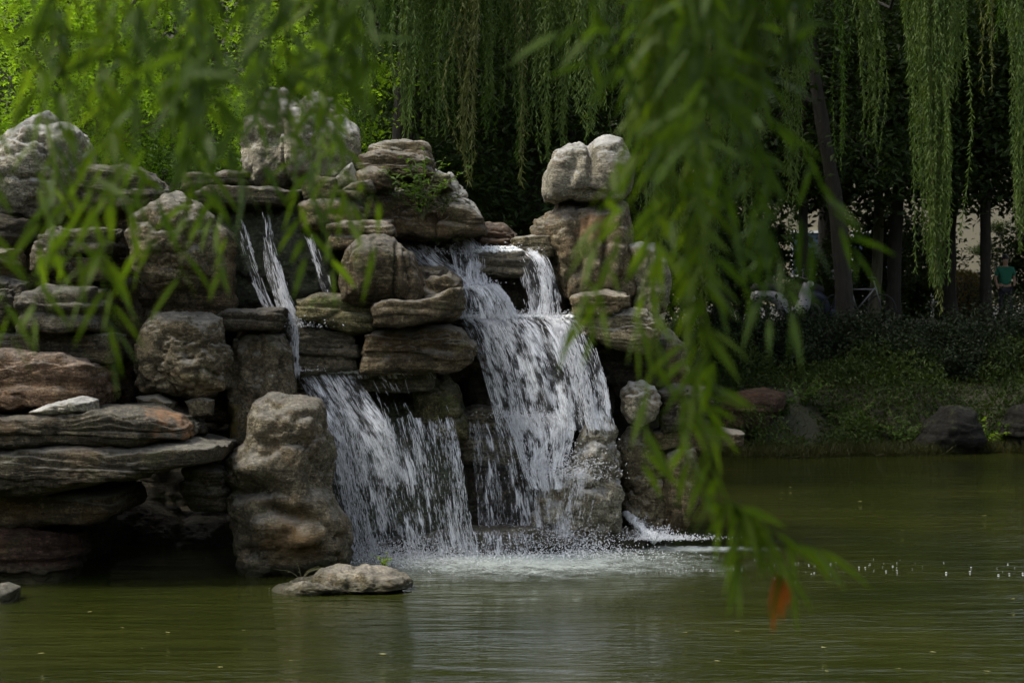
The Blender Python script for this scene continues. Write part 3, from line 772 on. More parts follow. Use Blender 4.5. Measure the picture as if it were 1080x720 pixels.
rock('K8', 'boulder', 'wet stream bed rock at the head of the right cascade', 'boulder',
     [(410, 262), (430, 254), (476, 254), (498, 262), (504, 300), (486, 312), (440, 300), (420, 284)], 22.5, 0.45, 'wet', 'W', 3, group=GB)
# --- stones on the far bank
rock('B1', 'boulder', 'reddish flat rock on the far bank behind the leaves', 'boulder',
     [(762, 424), (780, 414), (806, 409), (824, 414), (826, 430), (800, 456), (766, 452)], 37.6, 0.9, 'darkred', 'S', 3, 5, group="rocks along the far bank")
rock('B2', 'boulder', 'dark sloping rock among the weeds of the far bank', 'boulder',
     [(962, 468), (976, 452), (1000, 428), (1024, 432), (1034, 462), (1024, 478), (980, 480)], 37.3, 0.8, 'bank', 'S', 3, 5, group="rocks along the far bank")
rock('B3', 'boulder', 'dark rock on the far bank at the right edge of the view', 'boulder',
     [(1056, 456), (1070, 430), (1092, 426), (1110, 452), (1108, 472), (1064, 472)], 37.6, 0.8, 'bank', 'S', 3, 5, group="rocks along the far bank")
rock('B4', 'boulder', 'small muddy stone at the waterline of the far bank', 'boulder',
     [(872, 484), (884, 474), (896, 476), (900, 486), (880, 490)], 36.9, 0.4, 'bank', 'S', 3, 5, group="rocks along the far bank")

# ------------------------------------------------------------------ leaves
def unit(a): return a / (np.linalg.norm(a, axis=-1, keepdims=True) + 1e-9)


def leaf_quads(C, D, L, Wd, Nn=None, droop=0.0):
    """diamond leaves folded slightly: C base points, D directions, L lengths, Wd widths"""
    n = len(C); D = unit(D)
    L = np.broadcast_to(L, (n,))[:, None]; Wd = np.broadcast_to(Wd, (n,))[:, None]
    if Nn is None: Nn = RNG.normal(size=(n, 3))
    S = unit(np.cross(D, Nn)); U = np.cross(S, D)
    mid = C + D * L * 0.42 + U * Wd * 0.25
    tip = C + D * L; tip[:, 2] -= droop * L[:, 0]
    V = np.stack([C, mid + S * Wd / 2, tip, mid - S * Wd / 2], 1).reshape(-1, 3)
    return V, np.arange(n * 4).reshape(-1, 4)


def leaf_blades(C, D, L, Wd, Nn=None, droop=0.25):
    """lance-shaped leaves of four strips, curved: for the branches close to the camera"""
    n = len(C); D = unit(D)
    L = np.broadcast_to(L, (n,)); Wd = np.broadcast_to(Wd, (n,))
    if Nn is None: Nn = RNG.normal(size=(n, 3))
    S = unit(np.cross(D, Nn))
    ts = np.array([0, 0.12, 0.38, 0.7, 1.0]); ws = np.array([0.08, 0.6, 1.0, 0.66, 0.04])
    rows = []
    for t, w in zip(ts, ws):
        p = C + D * (L * t)[:, None]
        p = p + np.array([0, 0, -1.0]) * (droop * L * t * t)[:, None]
        rows += [p + S * (Wd * w / 2)[:, None], p - S * (Wd * w / 2)[:, None]]
    V = np.stack(rows, 1).reshape(-1, 3)
    b = np.arange(n)[:, None, None] * 10
    q = np.array([[0, 1, 3, 2], [2, 3, 5, 4], [4, 5, 7, 6], [6, 7, 9, 8]])[None]
    return V, (b + q).reshape(-1, 4)


def along(pts, step):
    pts = np.asarray(pts, float); seg = np.linalg.norm(np.diff(pts, axis=0), axis=1); cum = np.concatenate([[0], np.cumsum(seg)])
    t = np.arange(step * 0.5, cum[-1], step)
    t = t + RNG.uniform(-0.4, 0.4, len(t)) * step
    p = np.stack([np.interp(t, cum, pts[:, k]) for k in range(3)], 1)
    p2 = np.stack([np.interp(t + 0.02, cum, pts[:, k]) for k in range(3)], 1)
    p1 = np.stack([np.interp(t - 0.02, cum, pts[:, k]) for k in range(3)], 1)
    return p, unit(p2 - p1)


def smooth_path(pts, n=24):
    """Catmull-Rom through the points"""
    p = np.asarray(pts, float); p = np.vstack([2 * p[0] - p[1], p, 2 * p[-1] - p[-2]])
    out = []
    m = max(2, n // (len(p) - 3))
    for k in range(1, len(p) - 2):
        for t in np.linspace(0, 1, m, endpoint=False):
            a, b_, c, d = p[k - 1], p[k], p[k + 1], p[k + 2]
            out.append(0.5 * ((2 * b_) + (-a + c) * t + (2 * a - 5 * b_ + 4 * c - d) * t * t + (-a + 3 * b_ - 3 * c + d) * t ** 3))
    out.append(p[-2])
    return np.array(out)


class Leafy:
    """a mesh of twigs and leaves of one kind"""
    def __init__(s): s.V, s.F, s.n = [], [], 0

    def add(s, VF):
        V, F = VF; s.V.append(V); s.F.append(F + s.n); s.n += len(V)

    def build(s, name, mat, loc, parent=None, smooth=False):
        return mesh_obj(name, np.vstack(s.V), np.vstack(s.F), mat, loc, parent, smooth)


def strand(lf, path, step, L, Wd, spread=0.55, blade=False, both=None):
    p, d = along(path, step)
    n = len(p)
    side = RNG.normal(size=(n, 3)); side[:, 2] *= 0.3
    side = unit(side)
    D = d * 0.8 + side * spread * RNG.uniform(0.5, 1.3, (n, 1)) + np.array([0, 0, -0.25])
    Ls = L * RNG.uniform(0.6, 1.15, n); Ws = Wd * RNG.uniform(0.7, 1.2, n)
    lf.add((leaf_blades if blade else leaf_quads)(p, D, Ls, Ws))


def crown_leaves(lf, c, r, n, size, clumps=50, tight=0.24, hollow=0.35, aspect=0.5, flat=0.5):
    """leaf clumps spread through an ellipsoid"""
    c = np.asarray(c, float); r = np.asarray(r, float)
    d = unit(RNG.normal(size=(clumps, 3))); rad = (hollow + (1 - hollow) * RNG.random(clumps)) ** 0.6
    cc = d * rad[:, None] * r * (1 + 0.15 * RNG.normal(size=(clumps, 1)))
    sz = RNG.uniform(0.6, 1.5, clumps) * tight * r.mean()
    k = RNG.integers(0, clumps, n)
    off = RNG.normal(size=(n, 3)) * np.array([1, 1, flat]) * sz[k][:, None]
    C = c + cc[k] + off
    D = RNG.normal(size=(n, 3)); D[:, 2] = D[:, 2] * 0.6 - 0.3
    Nn = RNG.normal(size=(n, 3)) * 0.7 + np.array([0, 0, 1.0])
    Ls = size * RNG.uniform(0.6, 1.3, n)
    lf.add(leaf_quads(C, D, Ls, Ls * aspect, Nn))
    return c + cc


def limb(mb, a, b_, r0, r1, wob=0.12, n=7, sides=8):
    a = np.asarray(a, float); b_ = np.asarray(b_, float)
    t = np.linspace(0, 1, n)[:, None]
    L = np.linalg.norm(b_ - a)
    p = a + (b_ - a) * t + RNG.normal(size=(n, 3)) * wob * L * 0.12 * np.sin(np.pi * t)
    mb.tube(p, np.linspace(r0, r1, n), sides, 0.05)


def tree(label, base, path, r0, r1, blobs, leaf, lsize, mat, bark=BARK_D, name='tree', cat='tree', group=None, clumps=50, aspect=0.5, tight=0.24):
    """path: trunk points; blobs: (centre, radii, leaf count)"""
    base = np.asarray(base, float)
    t = root(name, base, label, cat, group)
    mb = MB(); pts = smooth_path(path, 18)
    rad = np.linspace(r0, r1, len(pts)); rad[0] *= 1.5; rad[1] *= 1.2
    mb.tube(pts, rad, 12, 0.06)
    top = pts[-1]
    lf = Leafy()
    for c, r, n in blobs:
        cc = crown_leaves(lf, c, r, n, lsize, clumps, tight, aspect=aspect)
        a = pts[int(len(pts) * 0.7)]
        limb(mb, a, c, r1 * 0.9, r1 * 0.35)
        for q in cc[:: max(1, len(cc) // 12)]:
            limb(mb, a + (np.asarray(c) - a) * RNG.uniform(0.3, 0.9), q, r1 * 0.35, 0.012, 0.3, 5, 5)
    mb.build('trunk', bark, base, t)
    lf.build('crown', mat, base, t)
    return t


def gz(x, y): return float(ground_h(np.array([x], float), np.array([y], float))[0])


# ------------------------------------------------------------------ willows hanging behind the rockery
def willow(label, bx, by, lean, height, r0, bundles, group="willows on the far bank"):
    """bundles: (px, py_tip, Y, width px, twigs, material key, density)"""
    z0 = gz(bx, by)
    base = np.array([bx, by, z0 - 0.1])
    t = root('willow_tree', base, label, 'willow', group)
    top = base + np.array([lean * height, 0, height])
    pts = smooth_path([base, base + np.array([lean * height * 0.35 + 0.1, 0.05, height * 0.35]), base + np.array([lean * height * 0.75, -0.05, height * 0.7]), top], 18)
    mb = MB(); mb.tube(pts, np.linspace(r0 * 1.35, r0 * 0.6, len(pts)), 14, 0.07)
    lf = Leafy()
    crown_leaves(lf, top + np.array([0, 0.3, 0.9]), (5.5, 5.2, 1.9), 17000, 0.2, 90, aspect=0.34)
    for (px, ty, Y, w, k, mk, dens) in bundles:
        zt = max(top[2] - 0.4, 7.5) + RNG.uniform(-0.4, 0.6)
        ctr = P(px, ty, Y)
        ws = w / FPX * Y
        limb(mb, top + RNG.normal(size=3) * 0.2, (ctr[0], Y, zt), r0 * 0.3, 0.03, 0.4, 7, 6)
        bl = Leafy(); tw = MB(); sway = RNG.normal() * .10
        for _ in range(k):
            ox, oy = RNG.normal() * ws * 0.28, RNG.normal() * max(ws, 0.25) * 0.35
            u = RNG.random() ** 1.7
            tip = np.array([ctr[0] + ox * 0.85, Y + oy, ctr[2] + u * (zt - ctr[2]) * 0.62])
            a = np.array([ctr[0] + ox * 1.25 + RNG.normal() * 0.06, Y + oy, zt])
            sw = sway * (0.5 + RNG.random()) + RNG.normal() * 0.07
            q1 = a + (tip - a) * .35 + np.array([RNG.normal() * 0.06 - sw * .5, 0, 0]); q2 = a + (tip - a) * .72 + np.array([RNG.normal() * 0.06 + sw * .6, RNG.normal() * .05, 0])
            path = smooth_path([a, q1, q2, tip + [sw * .5, 0, 0]], 14)
            strand(bl, path, 0.024 / dens * RNG.uniform(.75, 1.7), 0.13 * RNG.uniform(.75, 1.1), 0.022, RNG.uniform(.6, 1.0))
            tw.tube(path[::2], 0.004, 3, cap=False)
        bl.add((np.vstack(tw.V), np.vstack(tw.F)))
        bl.build('hanging_branch', LM[mk], (ctr[0], Y, zt), t)
    mb.build('trunk', BARK_D, base, t)
    lf.build('crown', LM['deep'], base, t)
    return t


F_, O_, G_, D_ = 'willow_far', 'willow_olive', 'green', 'deep'
willow('broad willow with long trailing curtains hanging directly behind the waterfalls', -2.35, 33.5, 0.1, 7.2, 0.13,
       [(366, 172, 29.5, 26, 16, F_, 1), (388, 150, 29.2, 24, 14, F_, 1), (404, 128, 30.5, 22, 10, G_, 1), (430, 152, 28.8, 20, 20, F_, 1.3), (452, 116, 31, 26, 12, G_, 1),
        (474, 100, 31.5, 22, 9, G_, .9), (497, 200, 29.5, 16, 12, O_, 1), (512, 148, 31.5, 20, 8, G_, .9), (538, 168, 30.2, 20, 12, G_, 1), (550, 196, 29.8, 8, 4, O_, .6), (566, 128, 30.8, 20, 12, F_, 1),
        (590, 155, 29.6, 26, 18, F_, 1.1), (612, 150, 28.9, 24, 16, F_, 1.1), (636, 138, 29.4, 26, 16, F_, 1), (660, 196, 29.8, 26, 14, F_, 1),
        (340, 150, 30.5, 30, 14, G_, 1), (446, 140, 30, 30, 18, F_, 1), (470, 150, 29.6, 24, 14, F_, 1), (522, 120, 30, 30, 16, F_, 1), (552, 150, 30, 26, 14, F_, 1), (576, 172, 29.4, 14, 8, F_, 1), (626, 120, 29.2, 40, 20, F_, 1), (500, 60, 30.5, 90, 22, F_, .9), (420, 70, 31.2, 90, 24, G_, .9), (580, 80, 31.2, 90, 24, G_, .9), (640, 90, 31.4, 60, 18, G_, .9)])
willow('leaning thick-trunked willow whose streaming branches overhang the pond', 7.35, 43.6, -0.12, 8.2, 0.15,
       [(690, 285, 31, 34, 22, F_, 1), (716, 250, 32, 30, 18, F_, 1), (752, 300, 32, 30, 18, F_, 1), (785, 210, 33, 34, 18, F_, 1), (800, 250, 33, 28, 18, F_, 1), (742, 372, 31.5, 14, 8, O_, .8),
        (838, 212, 33.5, 22, 20, F_, 1.1), (852, 120, 35, 16, 8, G_, .9), (884, 182, 35, 12, 6, G_, .8), (914, 160, 33, 22, 22, F_, 1.1),
        (985, 300, 31.8, 36, 60, F_, 1.3), (990, 350, 31.8, 18, 10, O_, .9), (972, 200, 32.5, 30, 22, F_, 1.1), (1006, 108, 33, 14, 14, F_, 1), (1045, 118, 35, 14, 6, O_, .7), (1078, 266, 31.5, 26, 34, F_, 1.2),
        (820, 60, 34, 50, 22, F_, 1), (1060, 40, 34, 40, 12, G_, 1)])

# ------------------------------------------------------------------ trees of the garden behind
def gtree(label, px, Y, r0, crown, n=11000, mat='deep', bark=BARK_D, lean=0.0, h=7.5, group="shade trees of the garden", lsize=0.2):
    x = P(px, 330, Y)[0]; z = gz(x, Y) - 0.1
    base = np.array([x, Y, z])
    tp = base + np.array([lean * h, 0, h])
    blobs = [(base + np.array(c), r, int(n * w)) for c, r, w in crown]
    return tree(label, base, [base, base + (tp - base) * .33 + RNG.normal(size=3) * .07, base + (tp - base) * .66 + RNG.normal(size=3) * .07, tp], r0, r0 * .6, blobs, 0, lsize, LM[mat], bark, group=group)


big = [((0, 0, 6.6), (3.6, 3.2, 2.4), .5), ((1.3, -.8, 4.1), (2.0, 1.8, 1.2), .25), ((-1.4, .6, 4.0), (2.0, 1.8, 1.2), .25)]
gtree('slim dark trunk standing upright left of the leaning willow', 848, 46.5, 0.13, big)
gtree('grey brown trunk right of the leaning willow', 921, 50, 0.15, big, bark=BARK_G)
gtree('dark trunk left of the long streaming willow curtain', 941, 48.5, 0.19, big)
hi = [((0, 0, 7.0), (3.4, 3.0, 2.4), .7), ((0, 0, 5.2), (2.4, 2.0, 1.0), .3)]
gtree('slender grey trunk in front of the beige building', 1006, 55, 0.16, hi, bark=BARK_G)
gtree('straight black trunk before the beige wall', 1040, 49, 0.15, hi)
gtree('dense dark tree at the right edge of the garden', 1130, 50, 0.2, big)
gtree('dark tree shading the gap left of the slim trunk', 760, 49, 0.2, big)
gtree('dark leafy tree in the gap between the middle stack and the stone figure', 560, 40, 0.2, [((0, 0, 5.6), (3.8, 2.6, 2.8), .6), ((-1.5, 0, 2.4), (2.6, 1.8, 1.5), .25), ((1.8, .5, 2.0), (2.6, 1.8, 1.4), .25)], n=13000)
gtree('dark leafy tree behind the middle stack of slabs', 440, 38, 0.2, [((0, 0, 5.4), (3.6, 2.6, 2.8), .6), ((-.5, 0, 2.4), (2.8, 1.8, 1.6), .4)], n=13000)
gtree('dark leafy tree behind the tall stone figure', 660, 42, 0.2, [((0, 0, 5.8), (3.6, 2.6, 2.8), .6), ((.3, 0, 2.4), (2.4, 1.8, 1.5), .4)], n=12000)
gtree('tall shade tree far behind the gap beside the stone figure', 600, 50, 0.25, [((0, 0, 8), (5, 4, 4), .7), ((0, 0, 3.5), (4, 3, 2), .3)], n=11000)
gtree('tall shade tree far behind the hanging willow curtains', 480, 52, 0.25, [((0, 0, 8), (6, 4, 4.5), .7), ((0, 0, 3.5), (5, 3, 2), .3)], n=11000)
gtree('tall shade tree behind the yellow green tree', 220, 46, 0.25, [((0, 0, 7), (6, 3, 4.5), .7), ((0, 0, 3), (5, 3, 2), .3)], n=12000)
gtree('tall shade tree at the far left of the garden', 20, 48, 0.25, [((0, 0, 8), (6, 4, 4.5), .7), ((0, 0, 3), (5, 3, 2), .3)], n=12000, mat='green')
gtree('spreading tree roofing the garden in front of the beige building', 870, 56, 0.24, [((0, 0, 6.8), (5.5, 3, 2.6), 1)], n=11000)
gtree('high tree over the garden path at the right', 1000, 51, 0.22, [((0, 0, 6.4), (4.5, 3, 2.0), 1)], n=11000)

for px, Y, w, hh, lab in ((782, 50, 1.4, 3.2, 'tall dark bush between the blurred branch and the slim trunk'), (868, 56, 1.1, 2.0, 'bush glimpsed between the slim trunk and the leaning willow'),
                          (912, 52, 1.35, 3.3, 'tall dark bush between the leaning willow and the grey brown trunk'), (962, 63, 1.4, 1.1, 'low bush before the beige building'),
                          (966, 56, 1.0, 3.1, 'tall dark bush behind the long streaming willow curtain'), (1104, 55, 1.4, 3.4, 'tall dark bush at the right edge behind the clipped pine'), (735, 52, 1.5, 3.0, 'tall dark bush behind the blurred right branch')):
    x = P(px, 330, Y)[0]; z = gz(x, Y); base = np.array([x, Y, z]); t = root('shrub', base, lab, 'bush', 'tall bushes of the garden')
    lf = Leafy(); crown_leaves(lf, base + np.array([0, 0, hh * .5]), (w * .85, .8, hh * .45), 8500, .14, 60, .3)
    mb = MB()
    for _ in range(6): limb(mb, base, base + np.array([RNG.normal() * w * .4, RNG.normal() * .3, hh * .8]), .03, .01, .4, 5, 5)
    lf.build('foliage', LM['deep'], base, t); mb.build('stem', BARK_D, base, t)

# the bright tree behind the left crag
bt = P(110, 330, 29.5)
z0 = gz(bt[0], 29.5)
for lab, px, Y, blobs, mat in (
    ('sunlit yellow green tree behind the bluish white crag', 90, 29.5,
     [((-0.8, -.6, 5.3), (2.1, 1.2, 1.5), 9000), ((0.7, -.8, 4.5), (1.4, 1.1, 1.1), 6500), ((-1.9, -.8, 3.3), (1.5, 1.0, 1.2), 6500), ((0.4, -.6, 6.3), (2.0, 1.1, 0.9), 5000)], 'bright'),
    ('fresh green bushy tree between the bluish crag and the highest crag', 190, 28.3,
     [((-.2, -.5, 3.0), (1.3, .9, 1.1), 7000), ((.9, -.3, 4.0), (1.4, .9, 1.2), 7000), ((-.6, 0, 4.6), (1.3, .9, .8), 4000)], 'green'),
    ('yellow green tree behind the highest crag', 300, 30,
     [((0, 0, 4.9), (1.5, 1.0, 1.3), 8000), ((.3, .2, 3.2), (1.5, 1.0, 1.3), 5000)], 'bright')):
    x = P(px, 330, Y)[0]; z = gz(x, Y) - .1; base = np.array([x, Y, z])
    tree(lab, base, [base, base + np.array([.1, 0, 1.5]), base + np.array([-.1, 0, 3.0]), base + np.array([0, 0, 4.6])], 0.12, 0.06,
         [(base + np.array(c), r, n) for c, r, n in blobs], 0, 0.085, LM[mat], BARK_G, group="fresh green trees behind the left crags", clumps=60, tight=0.2)

# the surrounding park: too many trees to count, all round the pond
lf = Leafy()
for k in range(150):
    a = RNG.uniform(0, 2 * np.pi); rr = RNG.uniform(38, 62)
    x, y = rr * math.sin(a), 18 + rr * math.cos(a) * 1.05
    if y > 30 and 5 < x < 26 and y < 86: continue
    if y > 55 and abs(x) < 40: y += 26
    hgt = RNG.uniform(7, 13); w = RNG.uniform(3.5, 6)
    crown_leaves(lf, (x, y, gz(x, y) + hgt * .55), (w, w, hgt * .55), 620, 0.85, 26, 0.3, aspect=0.6)
tag(lf.build('woods', LM['deep'], (0, 18, 0)), kind='stuff')

# ------------------------------------------------------------------ far bank planting
for k, (px, Y, hh, w, lab) in enumerate([
    (742, 41.5, 1.25, 1.15, 'dark rounded shrub half hidden by the blurred branch at the left end of the bank'),
    (792, 41.8, 1.15, 1.1, 'dark shrub just right of the blurred branch on the far bank'),
    (838, 41.4, 1.1, 1.05, 'low dark shrub below the slim upright trunk'),
    (884, 41.9, 1.05, 1.1, 'dark shrub at the foot of the leaning willow'),
    (930, 41.5, 1.1, 1.05, 'dark shrub below the grey brown trunk'),
    (976, 41.7, 1.1, 1.1, 'dark shrub behind the tail of the long willow curtain'),
    (1022, 41.4, 1.25, 1.1, 'dark shrub below the round brownish bush'),
    (1066, 41.8, 1.3, 1.1, 'dark shrub below the person in green at the right edge'),
    (1112, 41.5, 1.3, 1.1, 'dark shrub past the right edge of the far bank'),
    (1160, 41.5, 1.3, 1.1, 'dark shrub furthest along the far bank')]):
    x = P(px, 330, Y)[0]; z = gz(x, Y)
    base = np.array([x, Y, z]); t = root('shrub', base, lab, 'shrub', 'dark shrubs massed along the far bank')
    lf = Leafy(); crown_leaves(lf, base + np.array([0, 0, hh * .42]), (w * .8, .95, hh * .5), 5200, 0.085, 60, 0.2, hollow=0.5, flat=.8)
    crown_leaves(lf, base + np.array([RNG.normal() * .2, -.9, hh * .15]), (w * .8, .7, hh * .34), 2200, 0.085, 40, 0.22, hollow=0.3, flat=.8)
    mb = MB()
    for _ in range(9): limb(mb, base + RNG.normal(size=3) * .1 * np.array([1, 1, 0]), base + np.array([RNG.normal() * w * .5, RNG.normal() * .4, hh * .7]), .02, .006, .4, 5, 5)
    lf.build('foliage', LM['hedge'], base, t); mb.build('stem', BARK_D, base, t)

lf = Leafy()     # weeds between the shrubs and the water
n = 60000
x = RNG.uniform(2.6, 14.5, n)
shore = 36.7 - 9.5 * (1 - smoothstep(-1.5, 3.0, x)) + 0.5 * np.sin(x * 0.9) * smoothstep(3, 5, x) + 0.25 * np.sin(x * 2.3)
y = shore + RNG.uniform(-.15, 4.2, n)
clump = vnoise(np.stack([x * 1.1, y * 1.1, x * 0], 1))
keep = clump > RNG.uniform(-.9, .45, n)
x, y, clump = x[keep], y[keep], clump[keep]; n = len(x)
z = np.maximum(ground_h(x, y), 0) + RNG.random(n) ** 1.4 * (0.16 + 0.75 * np.clip(clump + .25, 0, 1))
lf.add(leaf_quads(np.stack([x, y, z], 1), RNG.normal(size=(n, 3)) + [0, 0, .3], RNG.uniform(.05, .16, n), RNG.uniform(.02, .05, n), RNG.normal(size=(n, 3)) + [0, 0, 1.0]))
tag(lf.build('undergrowth', LM['weed'], (8, 38, 1)), label='low leafy weeds covering the far bank', cat='undergrowth', kind='stuff')
lf = Leafy()     # grass blades leaning over the waterline
n = 14000
x = RNG.uniform(2.6, 14, n)
shore = 36.7 - 9.5 * (1 - smoothstep(-1.5, 3.0, x)) + 0.5 * np.sin(x * 0.9) * smoothstep(3, 5, x) + 0.25 * np.sin(x * 2.3)
y = shore + np.abs(RNG.normal(size=n)) * .7 - .45
z = np.maximum(ground_h(x, y), -0.02)
dd = RNG.normal(size=(n, 3)) * .45 + [0, -.25, 1]
lf.add(leaf_quads(np.stack([x, y, z], 1), dd, RNG.uniform(.12, .42, n), RNG.uniform(.008, .018, n), None, 0.15))
tag(lf.build('grass', LM['grass'], (8, 37, 0)), label='grass blades along the far waterline', cat='grass', kind='stuff')

# separate fresh plants at the far waterline
for k, (px, hh, mk) in enumerate([(783, .5, 'green'), (806, .7, 'weed'), (828, .55, 'green'), (848, .75, 'green'), (874, .6, 'weed'), (902, .8, 'green'), (925, .55, 'weed'), (948, .7, 'green'), (962, .55, 'green'), (992, .35, 'weed'), (1022, .5, 'green'), (1038, .65, 'bright'), (1052, .5, 'green'), (1076, .7, 'green')]):
    Yp = 37.4 + RNG.random() * .8; x = P(px, 330, Yp)[0]; z = max(gz(x, Yp), .02); base = np.array([x, Yp, z])
    where = ['low green plant just left of the reddish flat bank rock', 'dark weedy plant in front of the reddish flat bank rock', 'green plant just right of the reddish flat bank rock', 'tall green plant two clumps right of the reddish flat bank rock',
             'dark weedy plant left of the small muddy waterline stone', 'tallest green plant standing just right of the small muddy waterline stone', 'dark weedy plant midway between the muddy stone and the dark sloping rock', 'tall green plant a little left of the dark sloping rock',
             'green plant touching the left foot of the dark sloping rock', 'low dark weed in front of the dark sloping rock', 'green plant at the right shoulder of the dark sloping rock', 'bright yellow green plant between the two dark bank rocks',
             'green plant at the left foot of the bank rock at the right edge', 'tall green plant in front of the bank rock at the right edge'][k]
    t = root('plant', base, where, 'plant', 'leafy plants along the far waterline')
    lf = Leafy(); mb = MB()
    for _ in range(16):
        d = np.array([RNG.normal() * .45, RNG.normal() * .35 - .1, 1.0]); L_ = hh * RNG.uniform(.5, 1.1)
        path = smooth_path([base, base + unit(d) * L_ * .5, base + unit(d + [d[0] * .6, 0, -.3]) * L_], 8)
        mb.tube(path, .005, 4, cap=False); p_, dd = along(path[1:], L_ / 14)
        lf.add(leaf_quads(p_, RNG.normal(size=p_.shape) * [1, 1, .5], RNG.uniform(.07, .15, len(p_)), RNG.uniform(.03, .06, len(p_)), RNG.normal(size=p_.shape) * .4 + [0, -.4, 1]))
    lf.build('leaves', LM[mk], base, t); mb.build('stem', TWIG, base, t)

# undergrowth on the land behind the rockery
lf = Leafy()
n = 16000
x = RNG.uniform(-14, 2.5, n); y = RNG.uniform(26.5, 38, n)
z = ground_h(x, y) + RNG.random(n) ** 1.5 * 1.1
lf.add(leaf_quads(np.stack([x, y, z], 1), RNG.normal(size=(n, 3)), RNG.uniform(.08, .22, n), RNG.uniform(.04, .09, n), RNG.normal(size=(n, 3)) + [0, 0, 1.0]))
tag(lf.build('undergrowth', LM['deep'], (-5, 32, 1)), label='dark undergrowth on the land behind the rockery', cat='undergrowth', kind='stuff')

# ------------------------------------------------------------------ building and small things in the garden
WALL = plain("beige_render", (0.36, 0.32, 0.22), 0.9, scale=2, var=.08)
ROOFM = plain("grey_roof", (0.12, 0.11, 0.11), 0.8)
GLASS = plain("dark_window_glass", (0.05, 0.07, 0.10), 0.12, bump=0)
WHITE = plain("white_paint", (0.75, 0.75, 0.73), 0.5, var=.06)
STEEL = plain("brushed_metal", (0.22, 0.22, 0.23), 0.5, 0.6)
RUBBER = plain("black_rubber", (0.02, 0.02, 0.02), 0.8)
bx, by, bz = 14.5, 72.0, gz(14.5, 72) - .1
t = root('building', (bx, by, bz), 'long beige rendered building seen between the trunks across the garden', 'building')
mb = MB(); mb.box((bx, by, bz + 3.3), (17, 6, 6.6)); mb.build('wall', WALL, (bx, by, bz), t, False)
mb = MB(); mb.box((bx, by, bz + 6.75), (17.8, 6.8, .3)); mb.build('roof', ROOFM, (bx, by, bz), t, False)
mb = MB(); mb.box((bx, by - 3.03, bz + .3), (17.1, .1, .6)); mb.build('plinth', plain("stone_plinth", (.3, .29, .27)), (bx, by, bz), t, False)
for k, wx in enumerate((10.3, 12.4, 20.4)):
    mb = MB()
    for s in (-1, 1): mb.box((wx + s * .62, by - 3.03, bz + 2.4), (.08, .1, 1.5)); mb.box((wx, by - 3.03, bz + 2.4 + s * .75), (1.32, .1, .08))
    w = mb.build('window', WHITE, (wx, by - 3, bz + 2.4), t, False); w["_w"] = [float(wx), float(by - 3), float(bz + 2.4)]
    mb = MB(); mb.box((wx, by - 3.01, bz + 2.4), (1.2, .04, 1.44)); mb.build('pane', GLASS, (wx, by - 3, bz + 2.4), w, False)
rx, ry = P(966, 278, 58)[0], 58.0; rz = gz(rx, ry)
t = root('railing', (rx, ry, rz), 'low white railing glimpsed left of the long willow curtain', 'railing')
mb = MB()
for h_ in (.55, 1.0): mb.box((rx, ry, rz + h_), (3.2, .06, .09))
mb.build('rail', WHITE, (rx, ry, rz), t, False)
for s in (-1.5, -.5, .5, 1.5):
    mb = MB(); mb.box((rx + s, ry + .07, rz + .5), (.08, .08, 1.06)); mb.build('post', WHITE, (rx, ry, rz), t, False)

# clipped pine and round bush
pb = np.array([P(1054, 300, 60)[0], 60.0, 0]); pb[2] = gz(pb[0], 60) - .05
t = root('pine_tree', pb, 'cloud-pruned pine with layered pads in front of the beige building', 'pine')
mb = MB(); mb.tube(smooth_path([pb, pb + [.15, 0, .9], pb + [-.12, 0, 1.7], pb + [.1, 0, 2.7]], 12), np.linspace(.11, .04, 13), 8, .06)
for dx, dz, rr in ((-.62, 1.25, .5), (.55, 1.0, .55), (.5, 1.75, .42), (-.5, 2.2, .4), (.1, 2.9, .42), (.0, .75, .4)):
    limb(mb, pb + [0, 0, dz - .25], pb + [dx, 0, dz - .05], .04, .015)
    lf = Leafy(); crown_leaves(lf, pb + [dx, 0, dz], (rr, rr * .8, .17), 1300, .08, 22, .3, flat=.5, aspect=.3)
    lf.build('foliage_pad', LM['weed'], pb, t)
mb.build('trunk', BARK_G, pb, t)
pb = np.array([P(1017, 300, 54)[0], 54.0, 0]); pb[2] = gz(pb[0], 54)
t = root('shrub', pb, 'round clipped brownish green bush at the foot of the slender grey trunk', 'bush')
lf = Leafy()
d = unit(RNG.normal(size=(5200, 3))); rr = .62 * RNG.uniform(.82, 1.04, (5200, 1))
lf.add(leaf_quads(pb + [0, 0, .68] + d * rr * [1, 1, 1.15], d + RNG.normal(size=d.shape) * .6, .07, .035, d + RNG.normal(size=d.shape) * .5))
lf.build('foliage', LM['privet'], pb, t)
mb = MB(); mb.ball(pb + [0, 0, .68], (.5, .5, .6)); mb.build('core', BARK_D, pb, t)

# white painted post seen through the blurred branch
pp_ = P(733, 320, 44); z_ = gz(pp_[0], 44)
t = root('lamp_post', (pp_[0], 44, z_), 'slim whitish post seen behind the blurred right branch', 'post')
mb = MB(); mb.tube([(pp_[0], 44, z_ - .1), (pp_[0], 44, z_ + 1), (pp_[0], 44, z_ + 4.2)], [.09, .07, .05], 10); mb.build('pole', WHITE, (pp_[0], 44, z_), t)
mb = MB(); mb.ball((pp_[0], 44, z_ + 4.35), (.17, .17, .2)); mb.build('lamp_globe', WHITE, (pp_[0], 44, z_), t)


